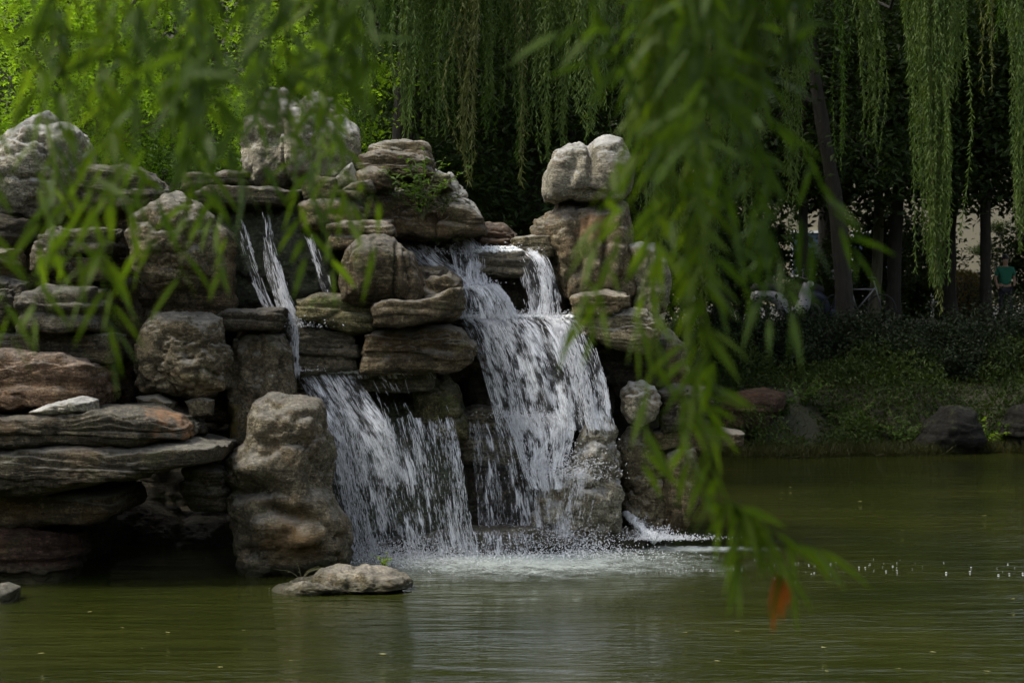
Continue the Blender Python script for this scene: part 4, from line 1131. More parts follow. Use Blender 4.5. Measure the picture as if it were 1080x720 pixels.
def scooter(label, px, Y, rz, paint):
    x = P(px, 330, Y)[0]; z = gz(x, Y)
    t = root('scooter', (x, Y, z), label, 'scooter', 'two-wheelers parked behind the shrubs')
    cr, sr = math.cos(rz), math.sin(rz)
    def T(p): p = np.asarray(p, float).reshape(-1, 3); return np.stack([x + p[:, 0] * cr - p[:, 1] * sr, Y + p[:, 0] * sr + p[:, 1] * cr, z + p[:, 2]], 1)
    a = np.linspace(0, 2 * np.pi, 20)
    for wx in (-.62, .62):
        mb = MB(); mb.tube(T(np.stack([wx + .2 * np.cos(a), 0 * a, .25 + .2 * np.sin(a)], 1)), .05, 8, cap=False); mb.build('wheel', RUBBER, (x, Y, z), t)
    mb = MB(); mb.tube(T(smooth_path([(-.8, 0, .55), (-.5, 0, .68), (-.15, 0, .55), (0, 0, .28), (.3, 0, .28), (.45, 0, .5), (.5, 0, .95)], 24)), np.array([.05, .15, .17, .15, .12, .14, .15, .15, .15, .15, .15, .14, .14, .14, .14, .15, .16, .17, .17, .17, .16, .15, .14, .1, .06])[:25], 10)
    mb.build('body', paint, (x, Y, z), t)
    mb = MB(); mb.tube(T(smooth_path([(-.8, 0, .8), (-.5, 0, .84), (-.1, 0, .79)], 8)), [.06, .11, .12, .12, .12, .12, .11, .1, .06][:9], 8); mb.build('seat', RUBBER, (x, Y, z), t)
    mb = MB(); mb.tube(T([(.45, -.34, 1.08), (.5, -.1, 1.04), (.5, .1, 1.04), (.45, .34, 1.08)]), .02, 6); mb.build('handlebar', STEEL, (x, Y, z), t)
    for s in (-1, 1):
        mb = MB(); mb.tube(T([(.5, s * .28, 1.05), (.52, s * .31, 1.2)]), .012, 5); mb.ball(T([(.52, s * .31, 1.24)])[0], (.045, .02, .035), 8, 6); mb.build('mirror', STEEL, (x, Y, z), t)
    mb = MB(); mb.ball(T([(.6, 0, .92)])[0], (.08, .08, .07), 10, 8); mb.build('headlight', WHITE, (x, Y, z), t)


scooter('white scooter parked left of the slim dark trunk', 828, 45.8, 0.15, plain('off_white_paint', (.26, .26, .28), .4, var=.1))
scooter('dark blue scooter parked between the slim trunk and the leaning willow', 871, 46.6, 0.6, plain("dark_blue_paint", (.012, .015, .035), .5))
x, Y = P(906, 330, 46.3)[0], 46.3; z = gz(x, Y)
t = root('bicycle', (x, Y, z), 'silver bicycle leaning right of the thick leaning willow trunk', 'bicycle', 'two-wheelers parked behind the shrubs')
a = np.linspace(0, 2 * np.pi, 24)
for wx in (-.52, .52):
    mb = MB(); mb.tube(np.stack([x + wx + .33 * np.cos(a), Y + 0 * a, z + .35 + .33 * np.sin(a)], 1), .018, 6, cap=False); mb.build('wheel', RUBBER, (x, Y, z), t)
mb = MB()
for p_ in ([(-.52, .35), (-.2, .85)], [(-.2, .85), (-.05, .32)], [(-.05, .32), (.38, .85)], [(-.2, .80), (.38, .80)], [(.34, 1.0), (.52, .35)], [(-.52, .35), (-.05, .32)]):
    mb.tube([(x + q[0], Y, z + q[1]) for q in p_], .018, 6)
mb.build('frame', STEEL, (x, Y, z), t)
mb = MB(); mb.tube([(x + .25, Y - .28, z + 1.08), (x + .36, Y - .1, z + 1.06), (x + .36, Y + .1, z + 1.06), (x + .25, Y + .28, z + 1.08)], .014, 6); mb.build('handlebar', STEEL, (x, Y, z), t)
mb = MB(); mb.ball((x - .22, Y, z + .93), (.14, .08, .04), 10, 6); mb.build('saddle', RUBBER, (x, Y, z), t)


# person in the green top, standing behind the shrubs at the right edge
def skin_mesh(name, joints, edges, rad, mat, parent, loc, sub=2):
    me = bpy.data.meshes.new(name)
    me.from_pydata([tuple(j) for j in joints], edges, [])
    o = bpy.data.objects.new(name, me); COL.objects.link(o); o.parent = parent; o.location = (0, 0, 0)
    me.materials.append(mat)
    s = o.modifiers.new("Skin", 'SKIN'); u = o.modifiers.new("Subd", 'SUBSURF'); u.levels = sub; u.render_levels = sub
    if not me.skin_vertices: 
        bm = bmesh.new(); bm.from_mesh(me); bm.verts.layers.skin.verify(); bm.to_mesh(me); bm.free()
    for k, r in enumerate(rad):
        me.skin_vertices[0].data[k].radius = (r, r * .85) if not isinstance(r, tuple) else r
    me.skin_vertices[0].data[0].use_root = True
    s.use_smooth_shade = True
    return o


px_ = P(1060, 330, 51.5)[0]; pz_ = gz(px_, 51.5)
t = root('person', (px_, 51.5, pz_), 'person in a green top standing before the clipped pine', 'person')
SKIN = plain("skin", (.42, .26, .18), .6, var=.04); GREEN = plain("green_cloth", (.02, .17, .10), .85); TROU = plain("dark_cloth", (.03, .03, .04), .9); HAIR = plain("black_hair", (.012, .01, .01), .5)
J = [(0, 0, .95), (0, 0, 1.15), (0, 0, 1.38), (0, -.01, 1.48), (0, -.03, 1.58), (0, -.03, 1.68),
     (.17, 0, 1.40), (.24, .02, 1.14), (.20, -.16, .98), (.17, -.22, .95), (-.17, 0, 1.40), (-.25, .02, 1.14), (-.22, -.12, .92), (-.2, -.17, .87),
     (.10, 0, .88), (.11, -.02, .48), (.11, .02, .08), (.11, -.12, .03), (-.10, 0, .88), (-.11, -.02, .48), (-.11, .02, .08), (-.11, -.12, .03)]
E = [(0, 1), (1, 2), (2, 3), (3, 4), (4, 5), (2, 6), (6, 7), (7, 8), (8, 9), (2, 10), (10, 11), (11, 12), (12, 13), (0, 14), (14, 15), (15, 16), (16, 17), (0, 18), (18, 19), (19, 20), (20, 21)]
Rr = [(.15, .11), (.14, .1), (.13, .1), .055, .085, .075, .055, .042, .033, .03, .055, .042, .033, .03, .085, .06, .042, .035, .085, .06, .042, .035]
skin_mesh('body', J, E, Rr, SKIN, t, None)
Js = [(0, 0, .93), (0, 0, 1.15), (0, 0, 1.39), (.18, 0, 1.39), (.235, .02, 1.2), (-.18, 0, 1.39), (-.24, .02, 1.2), (0, -.01, 1.45)]
skin_mesh('shirt', Js, [(0, 1), (1, 2), (2, 3), (3, 4), (2, 5), (5, 6), (2, 7)], [(.19, .15), (.175, .14), (.155, .13), .08, .075, .08, .075, .07], GREEN, t, None)
Jt = [(0, 0, .93), (.10, 0, .85), (.11, -.02, .48), (.11, .02, .1), (-.10, 0, .85), (-.11, -.02, .48), (-.11, .02, .1)]
skin_mesh('trousers', Jt, [(0, 1), (1, 2), (2, 3), (0, 4), (4, 5), (5, 6)], [(.16, .13), .11, .08, .065, .11, .08, .065], TROU, t, None)
mb = MB(); mb.ball((px_, 51.5 + .02, pz_ + 1.66), (.098, .108, .105)); mb.build('hair', HAIR, (px_, 51.5, pz_), t)

# ------------------------------------------------------------------ falling water
def water_sheet_mat(name, dens, sx_, sy_):
    m, nt, b = new_mat(name)
    tc = N(nt, "ShaderNodeTexCoord")
    v = tc.outputs["UV"]
    a = noise(nt, scaled(nt, v, (sx_, sy_, 1)), 1.0, 4, 0.62, 0.5)
    c = noise(nt, scaled(nt, v, (sx_ * 3.6, sy_ * 2.6, 1)), 1.0, 3, 0.6, 0.3)
    e = noise(nt, scaled(nt, v, (sx_ * 0.55, sy_ * 0.32, 1)), 1.0, 2, 0.5, 0.3)
    f = math_(nt, 'ADD', math_(nt, 'MULTIPLY', a, 0.5), math_(nt, 'MULTIPLY', c, 0.5))
    al = ramp(nt, f, [(0.475 - dens * .6, 0.0), (0.53 - dens * .6, 0.30), (0.60 - dens * .6, 1.0)])
    rope = ramp(nt, e, [(0.45 - dens * 1.6, 0.04), (0.55 - dens * 1.6, 0.95)])
    sv = N(nt, "ShaderNodeSeparateXYZ"); nt.links.new(v, sv.inputs[0])
    fade = ramp(nt, math_(nt, 'ADD', sv.outputs[1], math_(nt, 'MULTIPLY', e, .5)), [(0.2, 0.0), (0.36 if dens > 0 else .75, 1.0)])
    al = math_(nt, 'MULTIPLY', math_(nt, 'MAXIMUM', math_(nt, 'MULTIPLY', al, rope), 0.02), fade)
    b.inputs["Base Color"].default_value = (0.86, 0.88, 0.92, 1)
    b.inputs["Roughness"].default_value = 0.22
    b.inputs["IOR"].default_value = 1.33
    nt.links.new(al, b.inputs["Alpha"])
    bp = N(nt, "ShaderNodeBump"); bp.inputs["Strength"].default_value = 0.7; bp.inputs["Distance"].default_value = 0.03
    nt.links.new(f, bp.inputs["Height"]); nt.links.new(bp.outputs[0], b.inputs["Normal"])
    return m


SHEET = {'thin': water_sheet_mat("thin_falling_water", 0.01, 15, 2.6), 'mid': water_sheet_mat("falling_water", 0.025, 14, 2.6),
         'thick': water_sheet_mat("white_rushing_water", 0.06, 13, 2.6)}
m, nt, b = new_mat("white_water_drops")
b.inputs["Base Color"].default_value = (0.88, 0.90, 0.94, 1); b.inputs["Roughness"].default_value = 0.18
b.inputs["Alpha"].default_value = 0.45; b.inputs["IOR"].default_value = 1.33
DROPS = m
m, nt, b = new_mat("foam_white")
co = coords(nt, False); n_ = noise(nt, co, 30, 5, .7)
nt.links.new(mixc(nt, ramp(nt, n_, [(.3, 0), (.7, 1)]), (.6, .63, .64), (.85, .87, .88)), b.inputs["Base Color"])
b.inputs["Roughness"].default_value = 0.4
FOAM = m


def octa(C, ax, L, r):
    """elongated drops: 6 sided spindles"""
    n = len(C); ax = unit(ax); L = np.broadcast_to(L, (n,))[:, None]; r = np.broadcast_to(r, (n,))[:, None]
    S = unit(np.cross(ax, RNG.normal(size=(n, 3)))); U = np.cross(ax, S)
    V = [C + ax * L / 2]
    for f, w in ((.22, .8), (-.25, 1.0)):
        for k in range(5):
            a = 2 * np.pi * k / 5
            V.append(C + ax * L * f + (S * math.cos(a) + U * math.sin(a)) * r * w)
    V.append(C - ax * L / 2)
    V = np.stack(V, 1).reshape(-1, 3)
    F = []
    for k in range(5):
        k2 = (k + 1) % 5
        F += [[0, 1 + k, 1 + k2, 1 + k2], [1 + k, 6 + k, 6 + k2, 1 + k2], [6 + k, 11, 11, 6 + k2]]
    tri, quad = [], []
    for f in F:
        if len(set(f)) == 4: tri += [[f[0], f[1], f[2]], [f[0], f[2], f[3]]]
        else:
            u = []
            for q in f:
                if q not in u: u.append(q)
            tri.append(u)
    tri = np.array(tri)
    return V, (np.arange(n)[:, None, None] * 12 + tri[None]).reshape(-1, 3)


class Fall:
    def __init__(s, rows):
        """rows: (py, px_left, px_right, Y)"""
        rows = [tuple(r) for r in rows]
        A = np.array([P(r[1], r[0], r[3]) for r in rows]); B = np.array([P(r[2], r[0], r[3]) for r in rows])
        s.A, s.B = smooth_path(A, 60), smooth_path(B, 60)
        k = min(len(s.A), len(s.B)); s.A, s.B = s.A[:k], s.B[:k]
        seg = np.linalg.norm(np.diff((s.A + s.B) / 2, axis=0), axis=1)
        s.t = np.concatenate([[0], np.cumsum(seg)]); s.len = s.t[-1]; s.w = np.linalg.norm(s.B - s.A, axis=1).mean()

    def at(s, u, v):
        tv = v * s.len
        a = np.stack([np.interp(tv, s.t, s.A[:, k]) for k in range(3)], -1); b_ = np.stack([np.interp(tv, s.t, s.B[:, k]) for k in range(3)], -1)
        return a + (b_ - a) * u[..., None]

    def sheet(s, parent, loc, mat, name='water_sheet', amp=0.03, bulge=0.10):
        nu, nv = max(12, int(s.w / .025)), max(12, int(s.len / .03))
        U, W = np.meshgrid(np.linspace(0, 1, nu), np.linspace(0, 1, nv))
        V = s.at(U.ravel(), W.ravel())
        uu, vv = U.ravel() * s.w, W.ravel() * s.len
        nz = fbm(np.stack([uu * 7, vv * 1.2, uu * 0 + s.len * 5], 1), 3)
        V[:, 1] -= amp * nz * 1.5 + bulge * (1 - (2 * U.ravel() - 1) ** 2)
        V[:, 0] += 0.02 * fbm(np.stack([uu * 3, vv * 2, uu * 0 + 9], 1), 3)
        i = np.arange(nv - 1)[:, None] * nu; j = np.arange(nu - 1)[None]
        F = np.stack([i + j, i + j + 1, i + j + 1 + nu, i + j + nu], -1).reshape(-1, 4)
        return mesh_obj(name, V, F, mat, loc, parent, True, uv=np.stack([uu, vv], 1))

    def strands(s, n, L=(.05, .22), r=(.003, .008), thr=0.0, clump=9, ubias=None, vr=(0, 1), out=0.06, seed=0, bulge=.1):
        n = int(n * 1.35); m_ = n * 4
        u, v = RNG.random(m_), RNG.uniform(vr[0], vr[1], m_)
        f = fbm(np.stack([u * s.w * clump, v * s.len * 1.1, u * 0 + seed], 1), 3) * 1.6
        pr = f - thr + RNG.normal(size=m_) * np.where(RNG.random(m_) < .7, .14, .6)
        if ubias is not None: pr = pr + ubias(u, v)
        k = np.argsort(-pr)[:n]; u, v = u[k], v[k]
        c = s.at(u, v); d = s.at(u, np.clip(v + .02, 0, 1)) - s.at(u, np.clip(v - .02, 0, 1))
        d = unit(d) + RNG.normal(size=d.shape) * .07
        c[:, 1] -= RNG.random(n) * out + bulge * (1 - (2 * u - 1) ** 2)
        c += RNG.normal(size=c.shape) * .008
        return octa(c, d, RNG.uniform(*L, n) * RNG.uniform(.3, 1.15, n), RNG.uniform(*r, n) * .50)


def spray(c, sig, n, r=(.002, .006), up=.15):
    C = np.asarray(c) + RNG.normal(size=(n, 3)) * np.asarray(sig); C[:, 2] = np.abs(C[:, 2] - c[2]) * 1 + c[2]
    return octa(C, RNG.normal(size=(n, 3)) + [0, 0, .5], RNG.uniform(.006, .03, n), RNG.uniform(*r, n))


WF = []


def waterfall(name, label, cat, loc, sheets, strands, sprays=()):
    t = root(name, loc, label, cat); WF.append(t)
    for nm, rows, mat, bl in sheets:
        Fall(rows).sheet(t, loc, SHEET[mat], nm, bulge=bl)
        if nm == 'water_sheet' and mat != 'thin': Fall([(r[0] + 1, r[1] + 2, r[2] - 1, r[3] + .045) for r in rows]).sheet(t, loc, SHEET['mid'], nm, bulge=bl, amp=.05)
    lf = Leafy()
    for rows, kw in strands: lf.add(Fall(rows).strands(**kw))
    lf.build('falling_streaks', DROPS, loc, t, True)['kind'] = 'stuff'
    if sprays:
        lf = Leafy()
        for a in sprays: lf.add(spray(*a))
        lf.build('spray', DROPS, loc, t, True)['kind'] = 'stuff'
    return t


rowsL = [(389, 312, 452, 21.28), (394, 310, 455, 21.19), (408, 318, 466, 21.12), (440, 334, 478, 21.08), (480, 344, 486, 21.08), (520, 352, 492, 21.10), (560, 362, 498, 21.16), (592, 370, 506, 21.24)]
waterfall('waterfall', 'left curtain of water dropping from the wet lip slab beside the massive pillar', 'waterfall', P(400, 590, 21.2),
          [('water_sheet', rowsL[3:], 'thin', .06), ('water_lip', [(388, 310, 452, 21.5), (390, 309, 454, 21.32), (393, 309, 456, 21.2), (399, 312, 460, 21.14)], 'mid', .02),
           ('water_sheet', [(392, 310, 372, 21.17), (420, 322, 392, 21.08), (452, 336, 414, 21.02), (480, 346, 430, 21.03), (510, 352, 440, 21.05)], 'mid', .06)],
          [(rowsL, dict(n=1500, L=(.05, .20), r=(.003, .007), ubias=lambda u, v: -1.1 * (u - .1) * (1 - v) ** 1.5, clump=8, seed=1)),
           (rowsL, dict(n=1700, L=(.03, .12), r=(.002, .005), vr=(.3, 1), clump=6, seed=2, out=.16))],
          [(P(420, 588, 21.15), (.45, .2, .10), 2600), (P(440, 592, 20.9), (.6, .35, .03), 2200), (P(330, 390, 21.2), (.12, .1, .05), 120)])
waterfall('waterfall', 'narrow upper left fall half hidden by blurred willow leaves', 'waterfall', P(290, 340, 21.1),
          [('water_sheet', [(226, 275, 285, 21.17), (255, 278, 290, 21.12), (285, 281, 299, 21.1), (312, 289, 306, 21.08), (342, 299, 319, 21.05)], 'mid', .03),
           ('water_sheet', [(236, 249, 258, 21.18), (262, 257, 266, 21.15), (300, 268, 279, 21.12), (332, 283, 293, 21.1)], 'thin', .02),
           ('water_sheet', [(252, 325, 333, 21.15), (285, 334, 344, 21.12), (320, 346, 356, 21.05)], 'thin', .02)],
          [([(226, 275, 285, 21.17), (255, 278, 290, 21.12), (285, 281, 299, 21.1), (312, 289, 306, 21.08), (342, 299, 319, 21.05)], dict(n=260, bulge=.03, seed=3)),
           ([(236, 249, 258, 21.18), (262, 257, 266, 21.15), (300, 268, 279, 21.12), (332, 283, 293, 21.1)], dict(n=90, bulge=.03, seed=4)),
           ([(252, 325, 333, 21.15), (285, 334, 344, 21.12), (320, 346, 356, 21.05)], dict(n=60, bulge=.03, seed=5))],
          [(P(318, 345, 20.95), (.13, .1, .06), 260)])
waterfall('waterfall', 'clear water sliding over the wet squared block in the left stream', 'waterfall', P(340, 390, 20.9),
          [('water_sheet', [(346, 300, 316, 20.98), (366, 303, 316, 20.92), (394, 307, 318, 20.92)], 'mid', .02)],
          [([(346, 300, 314, 20.98), (394, 306, 316, 20.92)], dict(n=120, bulge=.02, seed=7))],
          [(P(320, 391, 20.95), (.12, .08, .015), 90), (P(355, 345, 20.98), (.13, .08, .02), 90)])
rU1 = [(250, 416, 452, 22.35), (262, 422, 462, 22.1), (276, 438, 474, 22.0), (290, 462, 494, 21.96), (302, 476, 514, 21.9)]
rU1b = [(250, 468, 498, 22.35), (258, 472, 506, 22.15), (272, 478, 512, 22.0), (290, 482, 512, 21.95), (302, 482, 518, 21.88)]
rU2 = [(300, 478, 522, 22.0), (302, 480, 526, 21.84), (308, 484, 532, 21.80), (320, 487, 540, 21.79), (336, 490, 546, 21.80)]
rU3 = [(266, 540, 570, 22.2), (272, 546, 578, 22.02), (292, 554, 586, 21.96), (314, 560, 590, 21.95), (334, 556, 592, 21.92)]
waterfall('waterfall', 'white cascade at the head of the right stream below the leafy shrub', 'waterfall', P(500, 330, 21.9),
          [('water_sheet', rU1, 'thick', .03), ('water_sheet', rU1b, 'thick', .03), ('water_sheet', rU2, 'thick', .03), ('water_sheet', rU3, 'mid', .03)],
          [(rU1, dict(n=420, L=(.04, .14), bulge=.03, seed=8)), (rU1b, dict(n=420, L=(.04, .14), bulge=.03, seed=28)), (rU2, dict(n=800, L=(.04, .14), bulge=.04, seed=9)), (rU3, dict(n=420, L=(.04, .16), bulge=.04, seed=10)),
           ([(292, 500, 556, 21.94), (334, 508, 566, 21.9)], dict(n=110, bulge=.03, seed=12))],
          [(P(470, 268, 22.0), (.25, .12, .05), 240), (P(524, 266, 22.1), (.22, .08, .035), 420), (P(545, 332, 21.8), (.5, .08, .03), 500), (P(500, 300, 21.85), (.12, .08, .04), 200)])
rM = [(332, 484, 604, 22.15), (335, 483, 608, 21.93), (346, 492, 618, 21.82), (370, 502, 629, 21.76), (400, 512, 638, 21.72), (430, 520, 644, 21.70), (452, 526, 648, 21.68)]
rC = [(436, 530, 602, 21.78), (452, 538, 606, 21.66), (475, 546, 602, 21.62), (496, 552, 594, 21.60), (515, 560, 592, 21.57)]
waterfall('waterfall', 'broad bright curtain falling over the wet lip slab and chute on the right', 'waterfall', P(570, 570, 21.7),
          [('water_sheet', rM, 'mid', .10), ('water_sheet', rC, 'thick', .04),
           ('water_sheet', [(446, 496, 540, 21.85), (480, 500, 552, 21.82), (556, 506, 566, 21.84)], 'thin', .02),
           ('water_sheet', [(560, 480, 560, 21.36), (566, 480, 562, 21.29), (590, 482, 566, 21.27)], 'thin', .02)],
          [(rM, dict(n=3000, L=(.05, .18), r=(.003, .009), clump=8, seed=14)), (rC, dict(n=1300, L=(.04, .16), r=(.003, .008), bulge=.05, clump=7, seed=15)),
           ([(446, 494, 540, 21.85), (480, 498, 552, 21.82), (556, 502, 570, 21.84)], dict(n=330, L=(.03, .15), r=(.002, .004), seed=16)),
           ([(496, 560, 634, 21.52), (576, 568, 614, 21.5)], dict(n=900, L=(.03, .14), r=(.002, .005), seed=17)),
           ([(560, 470, 570, 21.34), (590, 470, 570, 21.27)], dict(n=260, L=(.02, .08), r=(.002, .004), bulge=.02, seed=18))],
          [(P(560, 440, 21.6), (.3, .1, .05), 300), (P(590, 576, 21.4), (.3, .2, .12), 1800), (P(580, 584, 21.1), (.6, .35, .03), 1800), (P(600, 505, 21.5), (.22, .08, .16), 1500), (P(520, 575, 21.3), (.4, .15, .08), 350)])
def crest(fall_key, px0, px1, py, Y, r=.016):
    """broken line of foam along a lip"""
    x = np.linspace(px0, px1, int((px1 - px0) * 1.2)); c = np.array([P(a, py, Y) for a in x])
    lf = Leafy()
    for k in range(9):
        q = c + RNG.normal(size=c.shape) * [.006, .02, .006]
        keep = fbm(c * 6 + k * .3, 2) > -.25
        lf.add(octa(q[keep], np.tile([1.0, 0, 0], (keep.sum(), 1)) + RNG.normal(size=(keep.sum(), 3)) * .3, RNG.uniform(.02, .06, keep.sum()), RNG.uniform(.3, 1, keep.sum()) * r))
    o = lf.build('foam_crest', FOAM, tuple(c[0]), WF[fall_key], True); o['kind'] = 'stuff'


crest(0, 309, 378, 391.5, 21.14, .018); crest(0, 378, 440, 392.5, 21.17, .010)
crest(4, 480, 608, 334, 21.92, .022); crest(3, 482, 520, 303, 21.86, .016); crest(3, 500, 550, 265, 22.05, .022); crest(3, 506, 544, 262, 22.1, .024); 
# small spout
loc = P(680, 568, 21.9)
t = root('water_spout', loc, 'small white jet of water spilling into the pond right of the falls', 'water spout')
mb = MB()
sp = smooth_path([P(659, 541, 22.35), P(666, 546, 22.15), P(674, 555, 22.0), P(682, 563, 21.9), P(692, 569, 21.8)], 28)
V_ = MB(); V_.tube(sp, np.interp(np.linspace(0, 1, len(sp)), [0, .3, 1], [.03, .045, .06]), 18, .1)
mb = V_; mb.ball(P(690, 567, 21.85), (.10, .08, .04), 24, 16)
q = np.vstack(mb.V); q = q + .035 * np.stack([fbm(q * 22, 3), fbm(q * 22 + 5, 3), fbm(q * 22 + 9, 3)], 1)
mesh_obj('water_jet', q, np.vstack(mb.F), FOAM, tuple(loc), t)
lf = Leafy(); lf.add(spray(P(690, 568, 21.8), (.12, .1, .06), 1200)); lf.add(spray(P(705, 568, 21.8), (.25, .1, .02), 900)); lf.add(spray(P(672, 553, 22), (.05, .05, .05), 120))
lf.build('spray', DROPS, tuple(loc), t)['kind'] = 'stuff'

# churned foam on the pond
m, nt, b = new_mat("churned_pond_foam")
tc = N(nt, "ShaderNodeTexCoord"); co = coords(nt, False)
fa = noise(nt, scaled(nt, co, (1, 1.5, 1)), 26, 5, .75)
fb = noise(nt, co, 3.5, 4, .6)
uvx = N(nt, "ShaderNodeSeparateXYZ"); nt.links.new(tc.outputs["UV"], uvx.inputs[0])
f = math_(nt, 'ADD', math_(nt, 'MULTIPLY', fa, .8), math_(nt, 'MULTIPLY', fb, .5))
f = math_(nt, 'ADD', f, math_(nt, 'MULTIPLY', uvx.outputs[0], .42))
nt.links.new(ramp(nt, f, [(.66, 0), (.84, .34), (.98, .8)]), b.inputs["Alpha"])
b.inputs["Base Color"].default_value = (.55, .62, .60, 1); b.inputs["Roughness"].default_value = .35
bp = N(nt, "ShaderNodeBump"); bp.inputs["Strength"].default_value = 1; bp.inputs["Distance"].default_value = .03
nt.links.new(fa, bp.inputs["Height"]); nt.links.new(bp.outputs[0], b.inputs["Normal"])
FM = m


def foam_patch(name, label, c, ax, ay, core, rot=0.0):
    xs = np.linspace(-1, 1, 110); X, Yg = np.meshgrid(xs, xs); x, y = X.ravel(), Yg.ravel()
    rr = np.hypot(x, y)
    xw, yw = x * ax, y * ay
    V = np.stack([c[0] + xw * math.cos(rot) - yw * math.sin(rot), c[1] + xw * math.sin(rot) + yw * math.cos(rot), 0 * x], 1)
    fall = np.clip(1 - rr, -1, 1) * core
    V[:, 2] = .008 + .014 * (fbm(V * 9, 3) + .6) * np.clip(fall * 2, 0, 1)
    i = np.arange(109)[:, None] * 110; j = np.arange(109)[None]
    o = mesh_obj(name, V, np.stack([i + j, i + j + 1, i + j + 111, i + j + 110], -1).reshape(-1, 4), FM, (c[0], c[1], 0), None, True, uv=np.stack([fall, 0 * fall], 1))
    return tag(o, label=label, cat='foam', kind='stuff')


foam_patch('foam', 'churned grey white foam under the waterfalls', (0.1, 20.95), 2.2, 1.75, 1.0)
foam_patch('foam', 'white streak of foam running right from the small spout', (1.95, 21.85), 1.0, .34, .95, .05)
# bubbles adrift
n = 900
bx_ = np.concatenate([RNG.normal(.1, .75, n), RNG.uniform(1.0, 2.4, 46), RNG.normal(3.0, .35, 26), RNG.normal(3.9, .25, 20), RNG.normal(5.1, .2, 14)])
by_ = np.concatenate([RNG.normal(20.8, .55, n), 20.15 + RNG.normal(size=46) * .12, 20.1 + RNG.normal(size=26) * .5, 20.5 + RNG.normal(size=20) * .35, 20.1 + RNG.normal(size=14) * .3])
br = .7 * np.concatenate([RNG.uniform(.002, .006, n), RNG.uniform(.003, .012, 46), RNG.uniform(.003, .013, 26), RNG.uniform(.003, .015, 20), RNG.uniform(.004, .018, 14)])
lf = Leafy(); lf.add(octa(np.stack([bx_, by_, br * 0 + .001], 1), np.tile([0, 0, 1.0], (len(br), 1)), br * .3, br))
tag(lf.build('bubbles', FOAM, (1, 20.5, 0), None, True), label='loose white bubbles drifting on the pond', cat='bubbles', kind='stuff')

# fallen leaves floating on the pond
FL = [(126, 662), (175, 667), (255, 665), (148, 684), (230, 704), (305, 697), (92, 646), (738, 624), (720, 668), (775, 666), (753, 697), (866, 683), (870, 708), (945, 706), (1066, 632), (980, 688), (1038, 708), (660, 628), (822, 520), (832, 514), (1036, 544), (905, 529), (950, 560), (40, 690), (400, 690)]
for k, (px, py) in enumerate(FL):
    a = (py - 360) / FPX; Yd = CAM_Z / math.tan(math.atan(a) + PITCH)
    c = P(px, py, Yd); c[2] = .006
    L_ = random.uniform(.035, .07); rz = random.uniform(-.9, .9)
    D = np.array([[math.cos(rz), math.sin(rz), 0.0]])
    V, F = leaf_blades(np.array([c]), D, L_, L_ * .35, np.array([[0, 0, 1.0]]), 0.0)
    V[:, 2] = .007 + .004 * RNG.random(len(V))
    o = mesh_obj('floating_leaf', V, F, LM['floating'], tuple(c))
    tag(o, 'small yellowish fallen leaf floating on the green pond', 'leaf', 'fallen leaves floating on the pond')

# ------------------------------------------------------------------ plants growing in the rockery
def sprig(name, label, cat, px, py, Y, h, nst, spread, mat, lsize, aspect=.35, per=26, group=None):
    base = P(px, py, Y); t = root(name, base, label, cat, group)
    lf = Leafy(); mb = MB()
    for _ in range(nst):
        d = np.array([RNG.normal() * spread, RNG.normal() * spread * .6 - .05, 1.0]); L = h * RNG.uniform(.55, 1.05)
        path = smooth_path([base, base + unit(d) * L * .5, base + unit(d + [d[0] * .5, 0, -.2]) * L], 10)
        mb.tube(path, np.linspace(.006, .002, len(path)), 5, cap=False)
        p, dd = along(path[2:], L / per)
        D = dd * .3 + RNG.normal(size=p.shape) * [1, 1, .35]
        lf.add(leaf_quads(p, D, lsize * RNG.uniform(.6, 1.2, len(p)), lsize * aspect, RNG.normal(size=p.shape) * .5 + [0, -.3, 1]))
    lf.build('leaves', mat, base, t); mb.build('stem', TWIG, base, t)


sprig('shrub', 'fresh green leafy shrub growing out of the middle stack of slabs', 'shrub', 446, 232, 21.5, .75, 16, .30, LM['green'], .085, .4, 22)
sprig('plant', 'small yellow tipped plant at the right of the leafy shrub', 'plant', 466, 228, 21.5, .34, 8, .30, LM['weed'], .055, .4, 16)
sprig('plant', 'low green tuft hanging over the head of the right cascade', 'plant', 462, 258, 21.75, .22, 18, .9, LM['green'], .05, .4, 14)
sprig('plant', 'green tuft on the ledge beside the grey sloping shoulder stone', 'plant', 480, 254, 21.7, .15, 10, .9, LM['weed'], .045, .4, 12)
sprig('plant', 'thin dry weed at the foot of the massive pillar', 'plant', 318, 612, 19.35, .30, 7, .7, LM['willow_olive'], .035, .2, 7)
sprig('plant', 'little yellow green tuft at the foot of the left curtain fall', 'plant', 405, 600, 19.1, .18, 7, .45, LM['bright'], .04, .4, 8)
sprig('plant', 'green tuft in the crevice left of the rounded wrinkled boulder', 'plant', 150, 300, 19.9, .3, 10, .5, LM['green'], .06, .3, 14)

# ------------------------------------------------------------------ the near willow, its branches hanging before the camera
nb = np.array([-6.0, -1.2, gz(-6.0, -1.2) - .1])
NW = root('willow_tree', nb, 'near willow whose out of focus branches hang across the view', 'willow')
mb = MB(); tp = nb + [1.1, .5, 4.1]
mb.tube(smooth_path([nb, nb + [.25, .1, 1.4], nb + [.7, .3, 2.8], tp], 16), np.linspace(.34, .2, 17)[:16], 14, .06)
for e in ((0.1, 3.4, 5.6), (1.4, 3.6, 5.4), (-1.4, 3.6, 5.6), (.9, 2.2, 5.9), (-2.2, 2.6, 5.8)): limb(mb, tp, e, .15, .03, .4, 14, 8)
mb.build('trunk', BARK_D, nb, NW)
lf = Leafy(); crown_leaves(lf, (-5.6, -2.2, 6.8), (2.8, 2.4, 1.3), 5000, .13, 60, aspect=.2); lf.build('crown', LM['green'], nb, NW)


